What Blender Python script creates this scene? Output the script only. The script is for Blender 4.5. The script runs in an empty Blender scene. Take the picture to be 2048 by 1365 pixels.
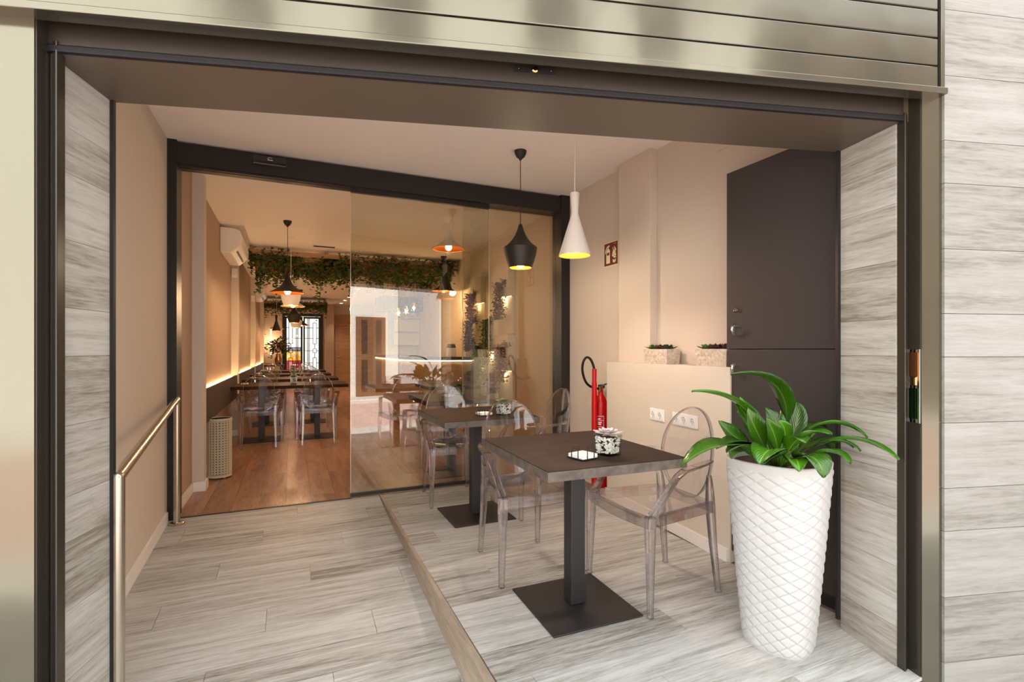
import bpy, bmesh, math, random
from mathutils import Vector, Matrix
R = math.radians
random.seed(7)
sc = bpy.context.scene
COL = sc.collection

# ------------------------------------------------------------------ camera, sky, sun, exposure
cam_d = bpy.data.cameras.new('camera')
cam = bpy.data.objects.new('camera', cam_d); COL.objects.link(cam)
cam.location = (0, 0, 1.22)
cam.rotation_euler = (R(90), 0, R(-23.9))
cam_d.sensor_width = 36.0
cam_d.lens = 996.0 * 36.0 / 2048.0
cam_d.shift_y = 17.5 / 2048.0
cam_d.clip_start = 0.02
sc.camera = cam
w = bpy.data.worlds.new('overcast sky'); sc.world = w; w.use_nodes = True
bg = w.node_tree.nodes['Background']
bg.inputs[0].default_value = (0.95, 0.97, 1.0, 1)
bg.inputs[1].default_value = 1.9
sun_d = bpy.data.lights.new('sun', 'SUN'); sun_d.energy = 11.0; sun_d.angle = R(3); sun_d.color = (1.0, 0.98, 0.95)
sun = bpy.data.objects.new('sun', sun_d); COL.objects.link(sun)
sun.location = (0, 6, 12)
sun.rotation_euler = (R(-27), 0, R(-14))      # shines from behind the shop, onto the houses across the street
sc.view_settings.view_transform = 'Standard'
sc.view_settings.look = 'None'
sc.view_settings.gamma = 1.0
sc.view_settings.use_curve_mapping = False
sc.view_settings.exposure = 0.52
sc.cycles.transparent_max_bounces = 64
sc.cycles.max_bounces = 14
sc.cycles.diffuse_bounces = 6
sc.cycles.glossy_bounces = 6
sc.cycles.sample_clamp_indirect = 6.0
WARM = (1.0, 0.62, 0.32)

# ------------------------------------------------------------------ helpers
def srgb(r, g, b):
    f = lambda c: (c/255/12.92) if c/255 <= .04045 else ((c/255+.055)/1.055)**2.4
    return (f(r), f(g), f(b), 1)

def smooth_path(P, k=4):
    P = [Vector(p) for p in P]; out = []
    for i in range(len(P)-1):
        a, b, c, d = P[max(i-1,0)], P[i], P[i+1], P[min(i+2,len(P)-1)]
        for j in range(k):
            t = j/k; out.append(.5*((2*b)+(c-a)*t+(2*a-5*b+4*c-d)*t*t+(3*b-a-3*c+d)*t**3))
    return out+[P[-1]]
class MB:
    def __init__(s): s.v = []; s.f = []; s.uv = None
    def add(s, vs, fs):
        n = len(s.v); s.v += [tuple(p) for p in vs]; s.f += [tuple(i+n for i in f) for f in fs]; return s
    def box(s, a, b):
        x0, y0, z0 = a; x1, y1, z1 = b
        return s.add([(x0,y0,z0),(x1,y0,z0),(x1,y1,z0),(x0,y1,z0),(x0,y0,z1),(x1,y0,z1),(x1,y1,z1),(x0,y1,z1)],
                     [(0,3,2,1),(4,5,6,7),(0,1,5,4),(1,2,6,5),(2,3,7,6),(3,0,4,7)])
    def prism(s, pts, z0, z1):
        n = len(pts)
        vs = [(x,y,z0) for x,y in pts] + [(x,y,z1) for x,y in pts]
        fs = [tuple(range(n))[::-1], tuple(range(n,2*n))] + [(i,(i+1)%n,n+(i+1)%n,n+i) for i in range(n)]
        return s.add(vs, fs)
    def lathe(s, prof, n=32, c=(0,0,0), cap=False):
        m = len(prof); vs = []
        for r, z in prof:
            for k in range(n):
                a = 2*math.pi*k/n; vs.append((c[0]+r*math.cos(a), c[1]+r*math.sin(a), c[2]+z))
        fs = []
        for i in range(m-1):
            for k in range(n):
                fs.append((i*n+k, i*n+(k+1)%n, (i+1)*n+(k+1)%n, (i+1)*n+k))
        if cap: fs.append(tuple(range(n))[::-1]); fs.append(tuple((m-1)*n+k for k in range(n)))
        return s.add(vs, fs)
    def sweep(s, path, wd, ht=None, n=8, up=(0,0,1), closed=False, rect=False):
        """tube along a path; wd/ht = size (number or list); rect = square section"""
        P = [Vector(p) for p in path]; m = len(P)
        W_ = wd if isinstance(wd, (list, tuple)) else [wd]*m
        H_ = W_ if ht is None else (ht if isinstance(ht, (list, tuple)) else [ht]*m)
        vs = []; nn = 4 if rect else n
        for i, p in enumerate(P):
            if closed: t = P[(i+1)%m]-P[i-1]
            else: t = P[min(i+1,m-1)]-P[max(i-1,0)]
            t.normalize(); u = Vector(up)
            if abs(t.dot(u)) > .97: u = Vector((0,1,0)) if abs(t.y) < .9 else Vector((1,0,0))
            a = t.cross(u).normalized(); b = a.cross(t).normalized()
            for k in range(nn):
                if rect:
                    sx, sy = ((-1,-1),(1,-1),(1,1),(-1,1))[k]
                    vs.append(p + a*sx*W_[i]/2 + b*sy*H_[i]/2)
                else:
                    an = 2*math.pi*k/n; vs.append(p + a*math.cos(an)*W_[i]/2 + b*math.sin(an)*H_[i]/2)
        fs = []
        for i in range(m if closed else m-1):
            j = (i+1) % m
            for k in range(nn): fs.append((i*nn+k, i*nn+(k+1)%nn, j*nn+(k+1)%nn, j*nn+k))
        if not closed: fs.append(tuple(range(nn))[::-1]); fs.append(tuple((m-1)*nn+k for k in range(nn)))
        return s.add(vs, fs)
    def sphere(s, c, r, n=12, m=8, sz=1.0):
        prof = [(max(1e-4, r*math.sin(math.pi*i/m)), -r*sz*math.cos(math.pi*i/m)) for i in range(m+1)]
        return s.lathe(prof, n, c)
    def build(s, name, mat, parent=None, loc=(0,0,0), rot=(0,0,0), smooth=None, bevel=0, seg=2):
        me = bpy.data.meshes.new(name); me.from_pydata(s.v, [], s.f)
        bm = bmesh.new(); bm.from_mesh(me); bmesh.ops.recalc_face_normals(bm, faces=bm.faces); bm.to_mesh(me); bm.free()
        if s.uv:
            ul = me.uv_layers.new(name='UVMap')
            for l in me.loops: ul.data[l.index].uv = s.uv[l.vertex_index]
        if smooth is not None:
            me.polygons.foreach_set('use_smooth', [True]*len(me.polygons))
            me.set_sharp_from_angle(angle=R(smooth))
        me.materials.append(mat)
        o = bpy.data.objects.new(name, me); COL.objects.link(o)
        o.location = loc; o.rotation_euler = rot
        if parent: o.parent = parent
        if bevel:
            bv = o.modifiers.new('bevel', 'BEVEL'); bv.width = bevel; bv.segments = seg; bv.limit_method = 'ANGLE'; bv.angle_limit = R(40)
        return o

def BX(name, mat, a, b, parent=None, bevel=0, kind=None, rot=(0,0,0)):
    """box whose origin is the middle of its base"""
    cx, cy, z = (a[0]+b[0])/2, (a[1]+b[1])/2, a[2]
    m = MB().box((a[0]-cx, a[1]-cy, 0), (b[0]-cx, b[1]-cy, b[2]-z))
    o = m.build(name, mat, parent, (cx, cy, z), rot, bevel=bevel)
    if kind: o['kind'] = kind
    return o
def thing(name, label, cat, loc=(0,0,0), rz=0, group=None):
    o = bpy.data.objects.new(name, None); COL.objects.link(o); o.empty_display_size = .1
    o.location = loc; o.rotation_euler = (0,0,rz)
    return tag(o, label, cat, group)
def tag(o, label, cat, group=None):
    o['label'] = label; o['category'] = cat
    if group: o['group'] = group
    return o
KIDS = {}
def copy_tree(o, parent=None):
    c = o.copy(); COL.objects.link(c)
    if parent: c.parent = parent
    for ch in [x for x in o.children]: copy_tree(ch, c)
    return c
def struct(o): o['kind'] = 'structure'; return o
def point(name, loc, e, col=WARM, r=.03, parent=None):
    d = bpy.data.lights.new(name, 'POINT'); d.energy = e; d.color = col; d.shadow_soft_size = r
    o = bpy.data.objects.new(name, d); COL.objects.link(o); o.location = loc
    if parent: o.parent = parent
    return o

# ------------------------------------------------------------------ materials
def mat(name, col, rough=.5, metal=0, spec=.5, emit=None, es=0, coat=0):
    m = bpy.data.materials.new(name); m.use_nodes = True
    b = m.node_tree.nodes['Principled BSDF']
    b.inputs['Base Color'].default_value = col; b.inputs['Roughness'].default_value = rough
    b.inputs['Metallic'].default_value = metal; b.inputs['Specular IOR Level'].default_value = spec
    b.inputs['Coat Weight'].default_value = coat
    if emit: b.inputs['Emission Color'].default_value = emit; b.inputs['Emission Strength'].default_value = es
    return m
def N(m, t, **kw):
    n = m.node_tree.nodes.new(t)
    for k, v in kw.items(): setattr(n, k, v)
    return n
def L(m, a, b): m.node_tree.links.new(a, b)
def bumpy(m, scale, strength, dist=.002, detail=3):
    b = m.node_tree.nodes['Principled BSDF']
    tc = N(m, 'ShaderNodeTexCoord'); nz = N(m, 'ShaderNodeTexNoise'); bp = N(m, 'ShaderNodeBump')
    nz.inputs['Scale'].default_value = scale; nz.inputs['Detail'].default_value = detail
    bp.inputs['Strength'].default_value = strength; bp.inputs['Distance'].default_value = dist
    L(m, tc.outputs['Object'], nz.inputs['Vector']); L(m, nz.outputs['Fac'], bp.inputs['Height']); L(m, bp.outputs[0], b.inputs['Normal'])
    return m
def mottled(name, c1, c2, scale, rough=.5, detail=5, p=(.35,.65), stretch=(1,1,1), metal=0, bump=0, rnd=True, spec=.5):
    """two-tone noise in object space, shifted per object"""
    m = mat(name, c1, rough, metal, spec); b = m.node_tree.nodes['Principled BSDF']
    tc = N(m, 'ShaderNodeTexCoord'); oi = N(m, 'ShaderNodeObjectInfo'); mp = N(m, 'ShaderNodeMapping')
    ml = N(m, 'ShaderNodeVectorMath', operation='MULTIPLY'); ml.inputs[1].default_value = (37, 53, 71)
    ad = N(m, 'ShaderNodeVectorMath', operation='ADD')
    nz = N(m, 'ShaderNodeTexNoise'); nz.inputs['Scale'].default_value = scale; nz.inputs['Detail'].default_value = detail; nz.inputs['Roughness'].default_value = .6
    cr = N(m, 'ShaderNodeValToRGB'); e = cr.color_ramp.elements
    e[0].position, e[1].position = p; e[0].color = c1; e[1].color = c2
    mp.inputs['Scale'].default_value = stretch
    L(m, tc.outputs['Object'], mp.inputs['Vector'])
    if rnd:
        L(m, oi.outputs['Random'], ml.inputs[0]); L(m, mp.outputs[0], ad.inputs[0]); L(m, ml.outputs[0], ad.inputs[1]); L(m, ad.outputs[0], nz.inputs['Vector'])
    else: L(m, mp.outputs[0], nz.inputs['Vector'])
    L(m, nz.outputs['Fac'], cr.inputs[0]); L(m, cr.outputs[0], b.inputs['Base Color'])
    if bump:
        bp = N(m, 'ShaderNodeBump'); bp.inputs['Strength'].default_value = bump; bp.inputs['Distance'].default_value = .001
        L(m, nz.outputs['Fac'], bp.inputs['Height']); L(m, bp.outputs[0], b.inputs['Normal'])
    return m
def woodgrain(name, dark, mid, light, axis=0, rough=.45, fine=26, spec=.4, blend=.5, soft=0.0):
    """streaky wood look, grain along the given local axis, every board shifted"""
    m = mat(name, mid, rough, 0, spec); b = m.node_tree.nodes['Principled BSDF']
    tc = N(m, 'ShaderNodeTexCoord'); oi = N(m, 'ShaderNodeObjectInfo')
    ml = N(m, 'ShaderNodeVectorMath', operation='MULTIPLY'); ml.inputs[1].default_value = (91, 57, 33)
    L(m, oi.outputs['Random'], ml.inputs[0])
    def noise(along, across, det, dist, rg=.6):
        st = [across]*3; st[axis] = along
        mp = N(m, 'ShaderNodeMapping'); mp.inputs['Scale'].default_value = st
        ad = N(m, 'ShaderNodeVectorMath', operation='ADD'); nz = N(m, 'ShaderNodeTexNoise')
        nz.inputs['Scale'].default_value = 1.0; nz.inputs['Detail'].default_value = det; nz.inputs['Distortion'].default_value = dist; nz.inputs['Roughness'].default_value = rg
        L(m, tc.outputs['Object'], mp.inputs['Vector']); L(m, mp.outputs[0], ad.inputs[0]); L(m, ml.outputs[0], ad.inputs[1]); L(m, ad.outputs[0], nz.inputs['Vector'])
        return nz
    n1 = noise(2.2, fine, 8, .9, .66); n2 = noise(1.1, fine*.26, 4, 1.4); n3 = noise(16, fine*3.6, 3, .3)
    def mix(f, x, y):
        mx = N(m, 'ShaderNodeMix', data_type='FLOAT'); mx.inputs[0].default_value = f
        L(m, x, mx.inputs[2]); L(m, y, mx.inputs[3]); return mx.outputs[0]
    v = mix(.22, mix(blend, n1.outputs['Fac'], n2.outputs['Fac']), n3.outputs['Fac'])
    rr = N(m, 'ShaderNodeMath', operation='MULTIPLY_ADD'); rr.inputs[1].default_value = .09; rr.inputs[2].default_value = -.045
    L(m, oi.outputs['Random'], rr.inputs[0])
    ad2 = N(m, 'ShaderNodeMath', operation='ADD'); L(m, v, ad2.inputs[0]); L(m, rr.outputs[0], ad2.inputs[1])
    cr = N(m, 'ShaderNodeValToRGB'); e = cr.color_ramp.elements
    e[0].position = .37; e[0].color = dark; e[1].position = .60; e[1].color = light
    k = e.new(.475); k.color = mid
    L(m, ad2.outputs[0], cr.inputs[0]); L(m, cr.outputs[0], b.inputs['Base Color'])
    bp = N(m, 'ShaderNodeBump'); bp.inputs['Strength'].default_value = .3; bp.inputs['Distance'].default_value = .001
    L(m, n1.outputs['Fac'], bp.inputs['Height']); L(m, bp.outputs[0], b.inputs['Normal'])
    return m
def clear(name, tint, edge, ior, rough=.0, boost=1.0):
    """thin clear sheet: tinted see-through plus a Fresnel mirror"""
    m = bpy.data.materials.new(name); m.use_nodes = True; nt = m.node_tree
    nt.nodes.remove(nt.nodes['Principled BSDF']); out = nt.nodes['Material Output']
    tr = N(m, 'ShaderNodeBsdfTransparent'); gl = N(m, 'ShaderNodeBsdfGlossy'); mx = N(m, 'ShaderNodeMixShader')
    r0 = ((ior-1)/(ior+1))**2
    fc = N(m, 'ShaderNodeLayerWeight'); fc.inputs['Blend'].default_value = .5      # facing = 1 - cos
    pw = N(m, 'ShaderNodeMath', operation='POWER'); pw.inputs[1].default_value = 5.0
    fr = N(m, 'ShaderNodeMath', operation='MULTIPLY_ADD'); fr.inputs[1].default_value = 1-r0; fr.inputs[2].default_value = r0
    L(m, fc.outputs['Facing'], pw.inputs[0]); L(m, pw.outputs[0], fr.inputs[0])
    lw = N(m, 'ShaderNodeLayerWeight'); lw.inputs['Blend'].default_value = .35
    cm = N(m, 'ShaderNodeMix', data_type='RGBA'); cm.inputs[6].default_value = tint; cm.inputs[7].default_value = edge
    L(m, lw.outputs['Facing'], cm.inputs[0]); L(m, cm.outputs[2], tr.inputs[0])
    gl.inputs['Roughness'].default_value = rough
    ma = N(m, 'ShaderNodeMath', operation='MULTIPLY', use_clamp=True); ma.inputs[1].default_value = boost
    L(m, fr.outputs[0], ma.inputs[0]); L(m, ma.outputs[0], mx.inputs[0])
    L(m, tr.outputs[0], mx.inputs[1]); L(m, gl.outputs[0], mx.inputs[2]); L(m, mx.outputs[0], out.inputs['Surface'])
    return m
def refract(m, f, ior, col):
    nt = m.node_tree; out = nt.nodes['Material Output']; old = out.inputs['Surface'].links[0].from_socket
    g = N(m, 'ShaderNodeBsdfGlass'); g.inputs['IOR'].default_value = ior; g.inputs['Roughness'].default_value = 0; g.inputs['Color'].default_value = col
    mx = N(m, 'ShaderNodeMixShader'); mx.inputs[0].default_value = f
    L(m, old, mx.inputs[1]); L(m, g.outputs[0], mx.inputs[2]); L(m, mx.outputs[0], out.inputs['Surface'])
def emis(name, col, s):
    m = bpy.data.materials.new(name); m.use_nodes = True; nt = m.node_tree
    nt.nodes.remove(nt.nodes['Principled BSDF']); e = N(m, 'ShaderNodeEmission')
    e.inputs[0].default_value = (*col[:3], 1); e.inputs[1].default_value = s
    L(m, e.outputs[0], nt.nodes['Material Output'].inputs['Surface']); return m

wavy = lambda m: bumpy(m, 2.6, .35, .012, 2)
M_wall = bumpy(mat('beige plaster', srgb(212,199,184), .85, spec=.2), 260, .25, .0006)
M_wallin = bumpy(mat('taupe plaster', srgb(180,158,139), .85, spec=.2), 260, .25, .0006)
M_ledge = bumpy(mat('cream plaster', srgb(210,200,184), .85, spec=.2), 260, .2, .0006)
M_ceil = mat('ceiling paint', srgb(243,237,229), .9, spec=.1)
M_base = mat('white baseboard', srgb(236,232,226), .4)
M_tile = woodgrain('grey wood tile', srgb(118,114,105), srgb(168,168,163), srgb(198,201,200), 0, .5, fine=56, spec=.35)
M_wtile = woodgrain('grey wood wall tile', srgb(122,116,104), srgb(161,158,150), srgb(184,183,178), 1, .55, fine=46)
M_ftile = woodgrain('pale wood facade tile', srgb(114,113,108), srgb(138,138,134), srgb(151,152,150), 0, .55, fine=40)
M_lam = woodgrain('brown laminate', srgb(112,80,57), srgb(150,112,84), srgb(178,140,110), 1, .3, spec=.45)
M_joint = mat('grout', srgb(120,112,104), .9)
M_jointd = mat('dark joint', srgb(70,60,52), .9)
M_bronze = wavy(mat('pale bronze lacquer', srgb(114,112,99), .16, .8, coat=.2))
M_bronzed = mat('dark bronze lacquer', srgb(66,62,54), .25, .5, coat=.1)
M_soffit = mat('brown soffit', srgb(86,76,64), .45)
M_lintel = mat('shade-darkened brown lintel', srgb(46,39,33), .4)  # lintel brown, darkened to hold the shade under the shutter lip
M_rubber = mat('rubber seal', srgb(20,19,21), .55, spec=.3)
M_black = mat('black aluminium', srgb(30,28,28), .4)
M_bmetal = bumpy(mat('black powder coat', srgb(34,33,35), .45), 500, .15, .0004)
M_top = mottled('dark table laminate', srgb(38,26,19), srgb(54,40,31), 9, .6, bump=.15, spec=.12)
M_topi = mottled('brown table laminate', srgb(44,31,23), srgb(62,45,34), 9, .6, spec=.12)
M_edge = mottled('grey table edge', srgb(68,62,57), srgb(94,87,80), 22, .5)
M_chair = clear('clear polycarbonate', (.99,.987,.99,1), (.86,.84,.87,1), 1.5, .01, 1.3)
M_chrim = clear('clear polycarbonate edge', (.975,.97,.975,1), (.66,.62,.68,1), 1.55, .02, 1.8)
refract(M_chrim, .6, 1.5, (.96,.95,.97,1))
M_pane = clear('bronze tinted glass', (.93,.925,.86,1), (.80,.79,.71,1), 2.12, 0, 1.0)
M_pedge = mat('polished glass edge', srgb(214,205,180), .15, .3)
M_steel = mat('brushed steel', srgb(196,186,172), .24, 1.0)
M_chrome = mat('chrome', srgb(225,222,218), .06, 1.0)
M_brass = mat('brass', srgb(205,160,110), .2, 1.0)
M_white = mat('white plastic', srgb(240,238,234), .35)
M_planter = mat('white planter', srgb(186,188,189), .42)
M_soil = mottled('soil', srgb(45,32,24), srgb(80,60,45), 60, .9)
M_cab = mat('charcoal cabinet', srgb(58,53,52), .5)
M_cabd = mat('charcoal plinth', srgb(40,36,35), .6)
M_red = mat('red enamel', srgb(178,4,8), .3, spec=.35)
M_dred = mat('sign red', srgb(104,6,10), .4)
M_cream = mat('sign cream', srgb(232,226,190), .5)
M_gold = mat('gold leaf interior', srgb(196,108,32), .32, .8)
M_pblack = mat('matt black shade', srgb(34,29,26), .5)
M_pwhite = mat('matt white shade', srgb(238,232,226), .5)
M_bulb = emis('bulb glow', (1.0,.72,.40), 40)
M_bulbd = emis('bulb glow dim', (1.0,.70,.38), 14)
M_led = emis('warm led', (1.0,.62,.30), 60)
M_ledbar = emis('bar led', (1.0,.78,.50), 9)
M_lednic = emis('niche led', (1.0,.80,.52), 5)
M_spot = emis('downlight lens', (1.0,.82,.62), 12)
M_bench = woodgrain('dark wenge panel', srgb(46,34,27), srgb(62,46,37), srgb(78,60,48), 1, .5)
M_oak = woodgrain('oak veneer', srgb(150,112,80), srgb(172,134,100), srgb(188,150,114), 0, .5, blend=.3)
M_pot = mottled('terracotta relief', srgb(176,162,146), srgb(214,200,184), 40, .8)
M_napkin = mat('paper napkin', srgb(246,244,240), .8)
M_clearpot = clear('clear pot glass', (.95,.96,.95,1), (.75,.78,.75,1), 1.5, 0, 1.3)
M_pebble = mottled('white pebbles', srgb(235,233,228), srgb(250,249,246), 30, .5)
M_succ = mottled('pale succulent', srgb(205,190,185), srgb(238,228,232), 18, .5, p=(.3,.7))
M_sgreen = mottled('green succulent', srgb(70,110,48), srgb(135,165,95), 30, .5)
M_sdark = mottled('dark green rosette', srgb(52,66,40), srgb(86,98,62), 30, .5)
M_splum = mottled('plum rosette', srgb(70,42,46), srgb(104,66,70), 30, .5)
M_vine = mottled('ivy leaves', srgb(40,58,18), srgb(92,116,42), 3.5, .55, p=(.3,.7), rnd=False, spec=.2)
M_vinered = mottled('autumn ivy leaves', srgb(110,48,18), srgb(176,84,32), 3.5, .55, p=(.3,.7), rnd=False, spec=.2)
M_hredbrown = mottled('russet foliage', srgb(96,50,24), srgb(156,84,42), 25, .7, spec=.08)
M_hplum = mottled('plum foliage', srgb(70,40,30), srgb(116,68,46), 25, .7, spec=.08)
M_hgreen = mottled('sage foliage', srgb(54,82,42), srgb(104,130,76), 25, .7, spec=.08)
M_bin = mat('cream lacquer', srgb(220,210,180), .4)
M_bindark = mat('dark perforation', srgb(44,38,30), .8)
M_iron = mat('wrought iron', srgb(28,27,28), .5)
M_ext = mat('rear courtyard plaster', srgb(205,205,200), .9)
M_yellow = mat('yellow panel', srgb(240,180,40), .5)
M_redp = mat('crimson panel', srgb(165,20,40), .5)
M_stwall = bumpy(mat('street render', srgb(238,236,230), .9), 30, .2, .002)
M_stbrown = bumpy(mat('brown street render', srgb(120,104,88), .9), 30, .2, .002)
M_stgrey = mottled('grey speckled cladding', srgb(150,150,152), srgb(205,205,206), 40, .6, rnd=False)
M_stdoor = mat('street door wood', srgb(120,84,56), .5)
M_stdark = mat('street dark glass', srgb(40,36,33), .1)
M_road = mottled('pink paving', srgb(174,148,139), srgb(190,163,154), 6, .8, rnd=False)
M_walk = mottled('grey pavement', srgb(168,166,162), srgb(190,188,184), 5, .8, rnd=False)
M_curb = mat('kerb stone', srgb(225,222,214), .7)
M_stone = mottled('white brick', srgb(205,198,184), srgb(232,226,214), 12, .8)

# ------------------------------------------------------------------ frontage coordinates (x along the street front, y into the shop)
FY = R(8.88 - 23.9)
FX, FYY = 2.12, 1.134
cu, su = math.cos(FY), math.sin(FY)
def fw(s, t, z=0.0): return (FX + cu*s - su*t, FYY + su*s + cu*t, z)
def FB(name, m, a, b, parent=None, bevel=0, kind=None):
    """box given in frontage coordinates; top level when it has no parent"""
    c = ((a[0]+b[0])/2, (a[1]+b[1])/2); mb = MB().box((a[0]-c[0], a[1]-c[1], 0), (b[0]-c[0], b[1]-c[1], b[2]-a[2]))
    if parent: o = mb.build(name, m, parent, (c[0]-parent['cs'], c[1]-parent['ct'], a[2]-parent['cz']), bevel=bevel)
    else:
        o = mb.build(name, m, None, fw(c[0], c[1], a[2]), (0,0,FY), bevel=bevel)
        o['cs'], o['ct'], o['cz'] = c[0], c[1], a[2]
    if kind: o['kind'] = kind
    return o
def fthing(name, label, cat, s, t, z):
    o = thing(name, label, cat, fw(s, t, z), FY); o['cs'], o['ct'], o['cz'] = s, t, z; return o
def plank_rows(parent, m, axis, x0, x1, y0, y1, wid, length, gap, z0, z1, zf=None, off=0.0, shift=.37, name='plank'):
    """boards laid in staggered rows; axis 0 = long side along x. zf(y) adds a slope along y."""
    rows = []
    if axis == 0: a0, a1, b0, b1 = x0, x1, y0, y1
    else: a0, a1, b0, b1 = y0, y1, x0, x1
    k = 0; b = b0
    while b < b1 - .01:
        be = min(b + wid, b1); a = a0 - ((k*shift + off) % 1.0)*length
        while a < a1 - .01:
            s0, s1 = max(a, a0), min(a + length, a1)
            if s1 - s0 > .004:
                ca, cb = (s0+s1)/2, (b+be)/2
                ha, hb = (s1-s0)/2 - gap/2, (be-b)/2 - gap/2
                hx, hy = (ha, hb) if axis == 0 else (hb, ha)
                cx, cy = (ca, cb) if axis == 0 else (cb, ca)
                sl = 0 if zf is None else zf
                mb = MB().add([(-hx,-hy,z0+sl*-hy),(hx,-hy,z0+sl*-hy),(hx,hy,z0+sl*hy),(-hx,hy,z0+sl*hy),
                               (-hx,-hy,z1+sl*-hy),(hx,-hy,z1+sl*-hy),(hx,hy,z1+sl*hy),(-hx,hy,z1+sl*hy)],
                              [(0,3,2,1),(4,5,6,7),(0,1,5,4),(1,2,6,5),(2,3,7,6),(3,0,4,7)])
                px, py = parent.location.x, parent.location.y
                mb.build(name, m, parent, (cx-px, cy-py, (0 if zf is None else zf*(cy-parent['hinge'])) ))
            a += length
        b += wid; k += 1

# ================================================================== LARGE STRUCTURE
# ---- shop floor behind the glass: brown laminate boards
fl = BX('floor', M_jointd, (-1.0,4.28,-.3), (2.75,18.2,-.006), kind='structure')
plank_rows(fl, M_lam, 1, -.80, 2.60, 4.30, 18.0, .19, 1.28, .0016, .29, .300)
# ---- raised entrance platform, on the right of the step
def on_front(x, t=0.0):  # y of the frontage line at x
    return FYY + (su/cu)*(x - FX) + t/cu
pf_ = MB().prism([(.664,on_front(.664)),(2.60,on_front(2.60)),(2.60,4.28),(.706,4.28)], -.45, -.006).build('floor', M_joint); struct(pf_)
pf_['hinge'] = 0
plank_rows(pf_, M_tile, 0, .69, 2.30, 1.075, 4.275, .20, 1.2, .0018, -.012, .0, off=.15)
sp = BX('trim_1', woodgrain('step riser tile', srgb(128,112,94), srgb(150,136,118), srgb(172,160,144), 1, .5), (.668,1.30,-.40), (.690,4.275,.002)); struct(sp)
sp.rotation_euler = (0,0,R(-.35))
# ---- entrance ramp on the left
SL = .078
rp = bpy.data.meshes.new('floor')
rm = MB().add([(-.85,1.2,-.5),(.68,1.2,-.5),(.68,4.28,-.5),(-.85,4.28,-.5),
               (-.85,1.2,-.008-SL*3.07),(.68,1.2,-.008-SL*3.07),(.68,4.28,-.008),(-.85,4.28,-.008)],
              [(0,3,2,1),(4,5,6,7),(0,1,5,4),(1,2,6,5),(2,3,7,6),(3,0,4,7)]).build('floor', M_joint); struct(rm)
rm['hinge'] = 4.27
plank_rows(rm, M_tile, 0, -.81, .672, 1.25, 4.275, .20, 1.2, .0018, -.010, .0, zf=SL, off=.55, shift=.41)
# ---- ceilings
BX('ceiling', M_ceil, (-1.1,1.2,2.73), (2.8,4.3,2.80), kind='structure')
BX('ceiling', M_ceil, (-1.1,4.3,2.73), (2.8,18.3,2.80), kind='structure')
# ---- side walls of the entrance
wl = BX('wall_left', M_wall, (-1.05,1.9,-.5), (-.81,4.34,2.73), kind='structure')
wr = MB().prism([(2.50,4.34),(2.52,3.42),(2.52,1.3),(2.85,1.3),(2.85,4.34)], -.3, 2.73).build('wall_right', M_wall); struct(wr)
pl = MB().box((-.035,-.195,0),(.035,.195,2.73)).build('pilaster', M_wall, wr, (2.485,3.18,0), bevel=.004)
BX('access_panel', M_wall, (2.512,1.95,2.50), (2.523,2.42,2.70), wr, bevel=.002)
# low plastered ledge along the right wall (slightly skewed)
lg = MB().prism([(2.395,3.46),(2.296,2.10),(2.53,2.10),(2.53,3.46)], 0, 1.12).build('wall_ledge', M_ledge); struct(lg)
bb = MB().prism([(2.383,3.47),(2.284,2.115),(2.302,2.115),(2.399,3.47)], 0, .075).build('baseboard_right', M_base); struct(bb)
# sloping baseboard on the left wall
zs = lambda y: SL*(y-4.27)
bl = MB().add([(-.815,2.2,zs(2.2)),(-.795,2.2,zs(2.2)),(-.795,4.2,zs(4.2)),(-.815,4.2,zs(4.2)),
               (-.815,2.2,zs(2.2)+.078),(-.795,2.2,zs(2.2)+.078),(-.795,4.2,zs(4.2)+.078),(-.815,4.2,zs(4.2)+.078)],
              [(0,3,2,1),(4,5,6,7),(0,1,5,4),(1,2,6,5),(2,3,7,6),(3,0,4,7)]).build('baseboard_left', M_base); struct(bl)
# ---- dining room walls
iw = BX('wall_left', M_wallin, (-1.05,4.34,-.1), (-.78,18.2,2.73), kind='structure')
for y0, y1 in ((5.02,5.14),(8.06,8.19),(11.7,11.84),(15.2,15.34)):
    BX('pilaster', M_wall, (-.79,y0,.0+.1), (-.69,y1,2.83), iw).location = (-.74-iw.location.x, (y0+y1)/2-iw.location.y, .1)
for y0, y1 in ((4.42,5.02),(5.14,8.06),(8.19,11.7)):
    BX('baseboard_left', M_base, (-.782,y0,0), (-.766,y1,.08), kind='structure')
for y0, y1 in ((5.005,5.155),(8.045,8.205)):
    BX('baseboard_left', M_base, (-.785,y0,0), (-.675,y1,.08), kind='structure')
BX('wall_right', M_wall, (2.60,4.34,-.1), (2.85,18.2,2.73), kind='structure')
wb = BX('wall_rear', M_wall, (-1.05,18.0,2.42), (2.85,18.3,2.73), kind='structure')
BX('wall_rear', M_wall, (-1.05,18.0,-.1), (-.27,18.3,2.42), kind='structure')
wq = BX('wall_rear', M_oak, (.98,17.9,-.1), (2.85,18.3,2.42), kind='structure')
BX('trim_2', M_wallin, (1.02,17.55,0), (1.30,17.9,2.73), kind='structure')
# upper storeys of the building, resting on the ceilings
up = MB().prism([fw(-7,.0)[:2], fw(6,.0)[:2], fw(6,19)[:2], fw(-7,19)[:2]], 2.80, 3.3).build('wall_upper', M_stwall); struct(up)
BX('wall_side', M_wall, (-4.5,2.0,-.4), (-1.05,18.2,2.80), kind='structure')

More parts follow.
